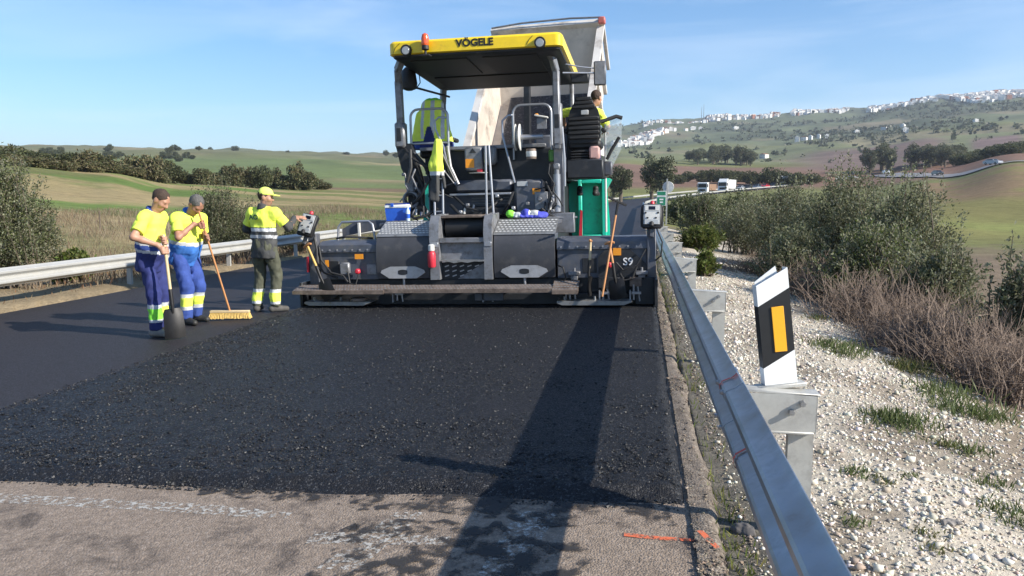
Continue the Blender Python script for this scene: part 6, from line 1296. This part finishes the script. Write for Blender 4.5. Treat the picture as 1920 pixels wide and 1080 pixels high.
for i in range(16):
    px_ = 1790 + i * 8.5; tree('oak', px_, random.uniform(330, 370), 296 - i * .9 + random.uniform(-4, 6), random.uniform(24, 36), ORD[i] + ' dark roadside tree from the left behind the far highway', 'trees along the far highway', 'roadside_tree')
# scrub on the far hills, too many and too small to count
def at_many(px_, r_):
    a_ = np.arctan((px_ - 960) / 1440) - R(YAW); x_ = r_ * np.sin(a_); y_ = r_ * np.cos(a_); return np.stack([x_, y_, T(x_, y_)], 1)
Q = at_many(rng.uniform(1140, 1990, 9000), rng.uniform(560, 2050, 9000)); pr_q = sstep(.46, .62, fbm(Q[:, 0], Q[:, 1], 170, 33)) * np.where(np.hypot(Q[:, 0], Q[:, 1]) > 950, .28, .06) + .015; Q = Q[rng.random(len(Q)) < pr_q]
k = 10; n = len(Q) * k; sz = np.repeat(rng.uniform(1.6, 4.6, len(Q)), k); P = np.repeat(Q, k, 0) + rnd_dirs(n) * sz[:, None] * np.array((.8, .8, .45)) + np.array((0, 0, 1)) * sz[:, None] * .45
V, F = leaves(P, rnd_dirs(n), rnd_dirs(n), sz * 1.1, sz * .45); tag(link('hill_scrub', leaf_obj_mesh('hill_scrub', V, F, pal(n, ((.085, .095, .06), (.11, .115, .075), (.07, .08, .048)), jit=.25))), 'dark scrub and trees scattered over the far hillside', 'scrub', kind='stuff')
# ------------------------------------------------------------------ the white town on the hills
m_wall = M('whitewash', (0.72, 0.70, 0.66), 0.9, 0, 0.06, .2); m_tile = M('terracotta_tiles', (0.30, 0.13, 0.08), 0.9, 0, 0.2, 1.0); m_ochre = M('ochre_wall', (0.45, 0.28, 0.18), 0.9, 0, 0.1, .3); m_hole = M('dark_opening', (0.04, 0.04, 0.045), 0.5)
def house_mesh(w, d, h, roof, wall):
    mb = MB(); mb.bb(-w / 2, w / 2, -d / 2, d / 2, -3, h, mat=0)
    if roof: mb.prism([(-w / 2 - .3, h), (w / 2 + .3, h), (w / 2 + .3, h + .25), (0, h + 1.7), (-w / 2 - .3, h + .25)], 1, -d / 2 - .3, d / 2 + .3, mat=1)
    else: mb.bb(-w / 2, w / 2, -d / 2, -d / 2 + .3, h, h + .8, mat=0); mb.bb(-w * .2, w * .2, -d * .1, d * .3, h, h + 2.2, mat=0)
    for z in ([1.0, 3.9, 6.8] if h > 8 else [1.0, 3.9] if h > 5 else [1.0]):
        for i in range(max(2, int(w / 3))):
            x = -w / 2 + (i + .5) * w / max(2, int(w / 3)); mb.bb(x - .5, x + .5, -d / 2 - .06, -d / 2 + .02, z, z + 1.5, mat=2)
    me = mb.mesh('house', False); [me.materials.append(m) for m in (wall, m_tile, m_hole)]; return me
hm = [house_mesh(9, 8, 6.2, False, m_wall), house_mesh(12, 9, 6.5, True, m_wall), house_mesh(8, 8, 9, False, m_wall), house_mesh(15, 10, 6, False, m_wall), house_mesh(11, 8, 8.5, True, m_wall), house_mesh(8, 7, 6, True, m_ochre), house_mesh(18, 10, 9, False, m_wall)]
nh = 0
def house(px_, py_, ms, label, group, s=1.0, rr=None):
    global nh
    g = at_dist(px_, rr) if rr else ground_hit(px_, py_)
    o = link('house', random.choice(ms)); o.location = g; o.rotation_euler = (0, 0, R(YAW) - math.atan((px_ - 960) / 1440) + random.gauss(0, .35)); sc_ = s * random.uniform(.8, 1.2); o.scale = (sc_, sc_, sc_); tag(o, label, 'house', group); nh += 1
sk = lambda p_: float(np.interp(p_, [1100, 1160, 1250, 1400, 1600, 1750, 1900, 2000], [242, 237, 225, 215, 203, 185, 172, 169]))
BANDS = [ # columns, distance range, house kinds, label, group, how many singly, how many in the mass
 (1748, 1935, 1760, 1998, hm[:5] + hm[6:], 'white house in the dense hilltop town at the right end of the ridge', 'houses of the hilltop town', 96, 420),
 (1620, 1748, 1880, 1990, hm[:5], 'white house on the ridge just left of the dense hilltop town', 'houses on the ridge left of the town', 44, 90),
 (1478, 1582, 1900, 1996, hm[:5], 'white house in the cluster in the middle of the ridge', 'houses in the middle of the ridge', 34, 70),
 (1318, 1455, 1880, 1996, hm[:6], 'white house in the long row on the left part of the ridge', 'houses on the left part of the ridge', 40, 80),
 (1205, 1318, 1840, 1930, hm[:3], 'small white house on the slope under the left ridge', 'houses under the left ridge', 22, 20),
 (1148, 1262, 0, 0, hm[:6] + [hm[5]], 'terraced white or ochre house on the lower slope beside the paver', 'terraced houses on the lower slope', 44, 90)]
mass = MB()
for c0, c1, d0, d1, ms, lb, gp, n_one, n_mass in BANDS:
    for i in range(n_one + n_mass):
        p_ = random.uniform(c0, c1); rr_ = (d1 - (d1 - d0) * random.random() ** 1.5) if d0 else float(np.interp(p_, [1148, 1200, 1262], [1230, 1310, 1560])) + random.uniform(-70, 70)
        if c0 == 1748: rr_ = max(rr_, 1998 - (p_ - 1740) * 3.0)
        if i < n_one: house(p_, 0, ms, lb, gp, .66, rr=rr_)
        else:
            g = at_dist(p_, rr_); w_, d_, h_ = random.uniform(5, 9), random.uniform(5, 8), random.uniform(4, 7.5); q_ = Matrix.Rotation(random.uniform(-.5, .5), 3, 'Z'); mass.box((g.x, g.y, g.z + h_ / 2 - 1), (w_, d_, h_ + 2), q_, mat=(1 if random.random() < .1 else 0)); mass.box((g.x, g.y, g.z + h_ + .15), (w_ * .9, d_ * .9, .5), q_, mat=(1 if random.random() < .3 else 0))
tag(mass.build('town_houses', [m_wall, m_tile], None, False), 'mass of small white houses filling the hillside town', 'houses', kind='stuff')
for px_, rr_ in ((1283, 1600), (1296, 1610), (1310, 1605), (1375, 1500), (1490, 1080), (1503, 1090), (1515, 1070), (1530, 1085), (1545, 1075), (1600, 1160), (1650, 1180), (1685, 1200), (1430, 820), (1690, 980), (1820, 1150)):
    house(px_, 0, hm[:4], 'lone white farmhouse on the open hillside below the town', 'farmhouses on the hillside', .6, rr=rr_)
for px_, hh_ in ((1311, 34), (1315, 38)):
    g = at_dist(px_, 1960); mb = MB(); mb.tube([(0, 0, -2), (0, 0, hh_)], [.9, .35], 5); o = mb.build('radio_mast', m_steel2); o.location = g; tag(o, 'thin %s radio mast on the left skyline of the ridge' % ('left' if px_ == 1311 else 'right'), 'mast')
# ------------------------------------------------------------------ far highway and vehicles
def poly_road(name, pts, w, mat, label):
    P_ = [at_dist(a, b) for a, b in pts]; V = []; k_ = len(P_)
    for i, p0 in enumerate(P_):
        t_ = (P_[min(i + 1, k_ - 1)] - P_[max(i - 1, 0)]); t_.z = 0; t_.normalize(); n_ = Vector((-t_.y, t_.x, 0))
        for s in (-1, -.5, 0, .5, 1):
            x_, y_ = p0.x + n_.x * s * w / 2, p0.y + n_.y * s * w / 2; V.append((x_, y_, Tz(x_, y_) + .30))
    me = bpy.data.meshes.new(name); me.from_pydata(V, [], [(5 * i + j, 5 * i + j + 1, 5 * i + j + 6, 5 * i + j + 5) for i in range(k_ - 1) for j in range(4)])
    return tag(link(name, me, mat), label, 'road', kind='structure'), P_
m_farroad = M('sun_bleached_asphalt', (0.22, 0.21, 0.205), 0.8, 0, 0.1, .5)
_, HP = poly_road('highway', [(a, float(np.interp(a, [1560, 1650, 1750, 1850, 2020], [350, 320, 262, 230, 214]))) for a in range(1560, 2021, 6)], 9, m_farroad, 'pale highway climbing the slope on the right')
def paint(name, c): return M(name, c, 0.3, 0, 0.04, 2, coat=0.5)
pw, pg_, pr_, pk, pb_ = paint('white_paint', (.75, .75, .74)), paint('silver_paint', (.35, .36, .38)), paint('red_paint', (.45, .02, .03)), paint('black_paint', (.02, .02, .022)), paint('blue_grey_paint', (.10, .13, .18))
def car(m, loc, rz, label, group, kind=0):
    e = empty('car', loc, (0, 0, rz), label, 'car', group); L_ = 4.3; h = (1.45, 1.65)[kind]
    side = [(-2.15, .45), (-2.12, .80), (-1.95, .92), (-1.0, 1.0), (-.45, h - .03), (.3, h), (1.2, h - .06), (1.75, 1.02), (2.1, .95), (2.15, .5), (2.0, .30), (-2.0, .30)]
    mb = MB(); vs = []; n = len(side)
    for x, tap in ((-.86, .0), (-.80, 1), (.80, 1), (.86, 0)):
        for (y_, z_) in side: vs.append((x * (1 - .16 * max(0, z_ - .95) / .5), -y_, z_ if tap else z_ * .985 + .008))
    fs = [(k * n + j, k * n + (j + 1) % n, (k + 1) * n + (j + 1) % n, (k + 1) * n + j) for k in range(3) for j in range(n)] + [list(range(n)), [3 * n + j for j in range(n)]]
    mb.add(vs, fs); mb.build('body', m, e)
    mb = MB(); mb.prism([(-.62, 1.02), (.62, 1.02), (.55, h - .08), (-.55, h - .08)], 1, 0, .012); o = mb.build('windscreen', m_dglass, e); o.location = (0, .99, 0); 
    o.rotation_euler = (R(-0), 0, 0)
    mb = MB(); a = Vector((0, 1.0, 1.02)); b = Vector((0, .47, h - .05)); mb.add([(-.66, a.y + .01, a.z + .01), (.66, a.y + .01, a.z + .01), (.58, b.y + .01, b.z + .01), (-.58, b.y + .01, b.z + .01)], [(0, 1, 2, 3)]); o.data = mb.mesh('windscreen', False); o.data.materials.append(m_dglass); o.location = (0, 0, 0)
    for s in (-1, 1):
        mb = MB(); mb.add([(s * .835, .85, 1.0), (s * .835, -1.5, 1.0), (s * .765, -1.15, h - .12), (s * .765, .42, h - .10)], [(0, 1, 2, 3)]); mb.build('side_window', m_dglass, e, False)
        for y_ in (1.35, -1.3): wheel(e, s * .76, y_, .32, .2)
        mb = MB(); mb.box((s * .6, 2.13, .72), (.34, .05, .14), None, .02); mb.build('headlight', m_lens, e)
    return e
def lorry(loc, rz, label, trailer, cabm, group='lorries in the queue', tl=8.0, th_=3.0, roof=True):
    e = empty('lorry', loc, (0, 0, rz), label, 'lorry', group)
    mb = MB(); mb.prism([(0, .6), (0, 2.9), (-.15, 3.05), (-1.9, 3.1), (-1.9, .6)], 0, -1.22, 1.22); mb.build('cab', cabm, e)
    if roof: mb = MB(); mb.prism([(-.35, 3.05), (-1.0, 3.75), (-1.9, 3.8), (-1.9, 3.05)], 0, -1.15, 1.15); mb.build('roof_fairing', cabm, e)
    mb = MB(); mb.bb(-1.08, 1.08, .001, .012, 1.75, 2.7); mb.build('windscreen', m_dglass, e); mb = MB(); mb.bb(-.8, .8, .001, .014, .8, 1.35); mb.build('grille', m_dark, e); mb = MB(); mb.bb(-1.24, 1.24, -.1, .06, .42, .78, .04); mb.build('bumper', cabm, e)
    for s in (-1, 1):
        mb = MB(); mb.bb(s * 1.225, s * 1.235, -1.1, -.2, 1.8, 2.6); mb.build('side_window', m_dglass, e); mb = MB(); mb.bb(s * 1.26, s * 1.46, -.05, .05, 1.9, 2.6, .03); mb.build('mirror', m_rub, e); mb = MB(); mb.bb(s * .75, s * 1.1, .05, .08, .55, .72, .02); mb.build('headlight', m_lens, e)
        for y_ in (-.9, -4.2, -tl - .3, -tl - 1.6): wheel(e, s * 1.0, y_, .5, .35)
    mb = MB(); mb.bb(-.45, .45, -2.0 - tl, -1.0, .65, .95); mb.build('chassis', m_dark, e)
    mb = MB(); mb.bb(-1.25, 1.25, -2.4 - tl, -2.3, 1.05, 1.05 + th_, .03); mb.build('trailer', trailer, e); return e
def on_road(Y, lane):
    s_ = float(road_c(Y + .5) - road_c(Y - .5)); n_ = Vector((1, -s_, 0)).normalized(); c_ = Vector((float(road_c(Y)), Y, float(road_z(Y)))); p0 = c_ + n_ * lane; p0.z += CF * lane; return p0, math.pi - math.atan(s_)
m_brownt = M('brown_tarpaulin', (0.22, 0.13, 0.08), .8)
m_whitet = M('white_tarpaulin', (0.62, 0.62, 0.60), .7)
lane = -2.2
for Y_, kind, mt, lb in ((204, 'l1', m_brownt, 'white lorry with brown load at the head of the queue'), (222, 'l2', m_whitet, 'second white lorry with tall rounded roof in the queue')):
    p0, a_ = on_road(Y_, lane); lorry(p0, a_, lb, mt, pw, tl=7.0, th_=(1.6 if kind == 'l1' else 2.5), roof=(kind == 'l2'))
for Y_, m_, lb, k_ in ((237.5, pg_, 'silver car directly behind the second lorry', 0), (244.5, pk, 'black car behind the silver one in the queue', 1), (251.5, pb_, 'blue-grey car before the red car in the queue', 1), (258.5, pr_, 'red car in the queue', 0), (265.5, pk, 'dark car behind the red car in the queue', 1)):
    p0, a_ = on_road(Y_, lane); car(m_, p0, a_, lb, 'cars in the queue', k_)
p0, a_ = on_road(273, lane); lorry(p0, a_, 'white box van at the far end of the queue', m_whitet, pw, tl=3.2, th_=2.4, roof=True)
for i_, m_, lb in ((16, pw, 'white car low on the far highway'), (32, pk, 'dark car halfway up the far highway'), (49, pg_, 'silver car high on the far highway')):
    a0, a1 = HP[i_], HP[i_ + 1]; dv = (a1 - a0); car(m_, (a0 + a1) / 2 + Vector((0, 0, .45)), math.atan2(-dv.x, dv.y), lb, 'cars on the far highway')
# ------------------------------------------------------------------ road sign and rails along the bend
sx, sy = 1.55, 45.0; sg = empty('road_sign', (sx, sy, Tz(sx, sy)), (0, 0, R(-4)), 'round road sign seen from behind with a small green panel on one post', 'road sign')
m_signb = M('bare_sign_back', (0.55, 0.55, 0.54), .5, .3); m_sgreen = M('sign_green', (0.02, 0.22, 0.12), .5)
mb = MB(); mb.bb(-.04, .04, -.02, .02, -.3, 2.55 - sg.location.z); mb.build('post', m_galvw, sg); zc = 2.06 - sg.location.z
mb = MB(); mb.lathe([(.05, 0), (.31, .0), (.32, .01), (.32, .02), (.05, .022)], (.06, .025, zc + .02), 'Y', 28); mb.build('disc', m_signb, sg)
mb = MB(); mb.box((-.30, -.03, zc - .62), (.52, .02, .84), None, .01); pn = mb.build('panel', M('sign_white', (.62, .64, .62), .5), sg)
mb = MB(); mb.box((-.30, -.043, zc - .78), (.46, .004, .46), None, 0); mb.build('green_field', m_sgreen, pn)
mb = MB(); mb.box((-.30, -.043, zc - .34), (.46, .004, .20), None, 0); mb.build('green_field', m_sgreen, pn)
for dz_, w_ in ((-.68, .22), (-.84, .18)):
    mb = MB(); mb.box((-.30, -.047, zc + dz_), (w_, .003, .08), None, 0); mb.build('white_mark', m_white, pn)
fr = empty('guard_rail', (0, 0, 0), label='far white guard rail curving along the outside of the bend', cat='guard rail')
for lane_ in (-10.4, 0.75):
    ys_ = [100 + 12 * i for i in range(16)]
    for a0, a1 in zip(ys_, ys_[1:]):
        p0, _ = on_road(a0, lane_); p1, _ = on_road(a1, lane_); mb = MB(); d_ = (p1 - p0); q = d_.to_track_quat('Y', 'Z').to_matrix(); mb.box((p0 + p1) / 2 + Vector((0, 0, .55)), (.06, d_.length, .32), q); mb.build('beam', m_galvl, fr); mb = MB(); mb.bb(p0.x - .05, p0.x + .05, p0.y - .05, p0.y + .05, p0.z - .3, p0.z + .6); mb.build('post', m_galvl, fr)
# ------------------------------------------------------------------ odds and ends on the verge
g0 = ground_hit(1775, 725); g1 = ground_hit(1912, 748); mb = MB(); pts = [g0.lerp(g1, i / 5) + Vector((0, random.gauss(0, .03), .03 + random.uniform(0, .03))) for i in range(6)]; mb.tube(pts, [.012, .016, .02, .018, .014, .008], 6)
for i in (2, 3): mb.tube([pts[i], pts[i] + Vector((.18, .12, .04))], [.010, .004], 5)
tag(mb.build('branch', m_bark), 'fallen dry branch lying on the stony soil', 'branch')
m_rock = M('grey_rock', (.24, .215, .19), .9, 0, .2, 10, .5, 30)
def rock(px_, py_, s_, label, m=m_rock):
    g = ground_hit(px_, py_); d = SDF(); d.ell((0, 0, .2 * s_), (s_, .75 * s_, .45 * s_)); d.ell((.3 * s_, .1 * s_, .25 * s_), (.6 * s_, .5 * s_, .35 * s_)); w_ = wrinkle(.5 * s_, 1.6 / s_, 1.6 / s_, 1.6 / s_, int(px_)); d.wr = w_; d.pr[0] = d.pr[0]
    o = link('rock', d.mesh('rock', s_ / 9), m); o.location = g; tag(o, label, 'rock', 'rocks on the verge')
rock(1655, 662, .12, 'grey rock near the dry brush'); rock(1392, 1000, .055, 'dark grey stone under the near guard rail', M('dark_stone', (.10, .09, .085), .9, 0, .2, 10)); rock(1780, 985, .05, 'pale stone larger than the rest of the gravel'); rock(1440, 545, .10, 'pale rock by the shaded path')
g = ground_hit(1627, 614); mb = MB(); mb.add([(-.10, 0, .01), (-.02, -.05, .05), (.10, -.01, .02), (.05, .06, .06), (-.05, .06, .03)], [(0, 1, 4), (1, 3, 4), (1, 2, 3)]); o = mb.build('plastic_scrap', M('yellow_plastic', (.62, .40, .04), .5)); o.location = g; tag(o, 'crumpled yellow plastic scrap lying before the dry brush', 'litter')
mb = MB(); g = ground_hit(188, 432); mb.tube([(0, 0, -.1), (.02, 0, .75)], [.03, .025], 6); o = mb.build('fence_stake', m_bark); o.location = g; tag(o, 'thin wooden stake standing in the field behind the left rail', 'stake')

# ------------------------------------------------------------------ the air: thin haze that pales the far hills
zmin = float(Z.min()) - 5; mb = MB(); mb.bb(-6900, 6900, -6900, 6900, zmin, 420.0); hz = mb.build('haze', None, None, False)
hm_ = bpy.data.materials.new('haze'); hm_.use_nodes = True; t = hm_.node_tree; t.nodes.clear(); o_ = t.nodes.new('ShaderNodeOutputMaterial'); v_ = t.nodes.new('ShaderNodeVolumePrincipled')
v_.inputs['Color'].default_value = (0.80, 0.88, 1.0, 1); v_.inputs['Density'].default_value = 0.00014; v_.inputs['Anisotropy'].default_value = 0.2; t.links.new(v_.outputs[0], o_.inputs['Volume']); hz.data.materials.append(hm_)
tag(hz, 'thin pale haze over the valley and the far hills', 'haze', kind='stuff')
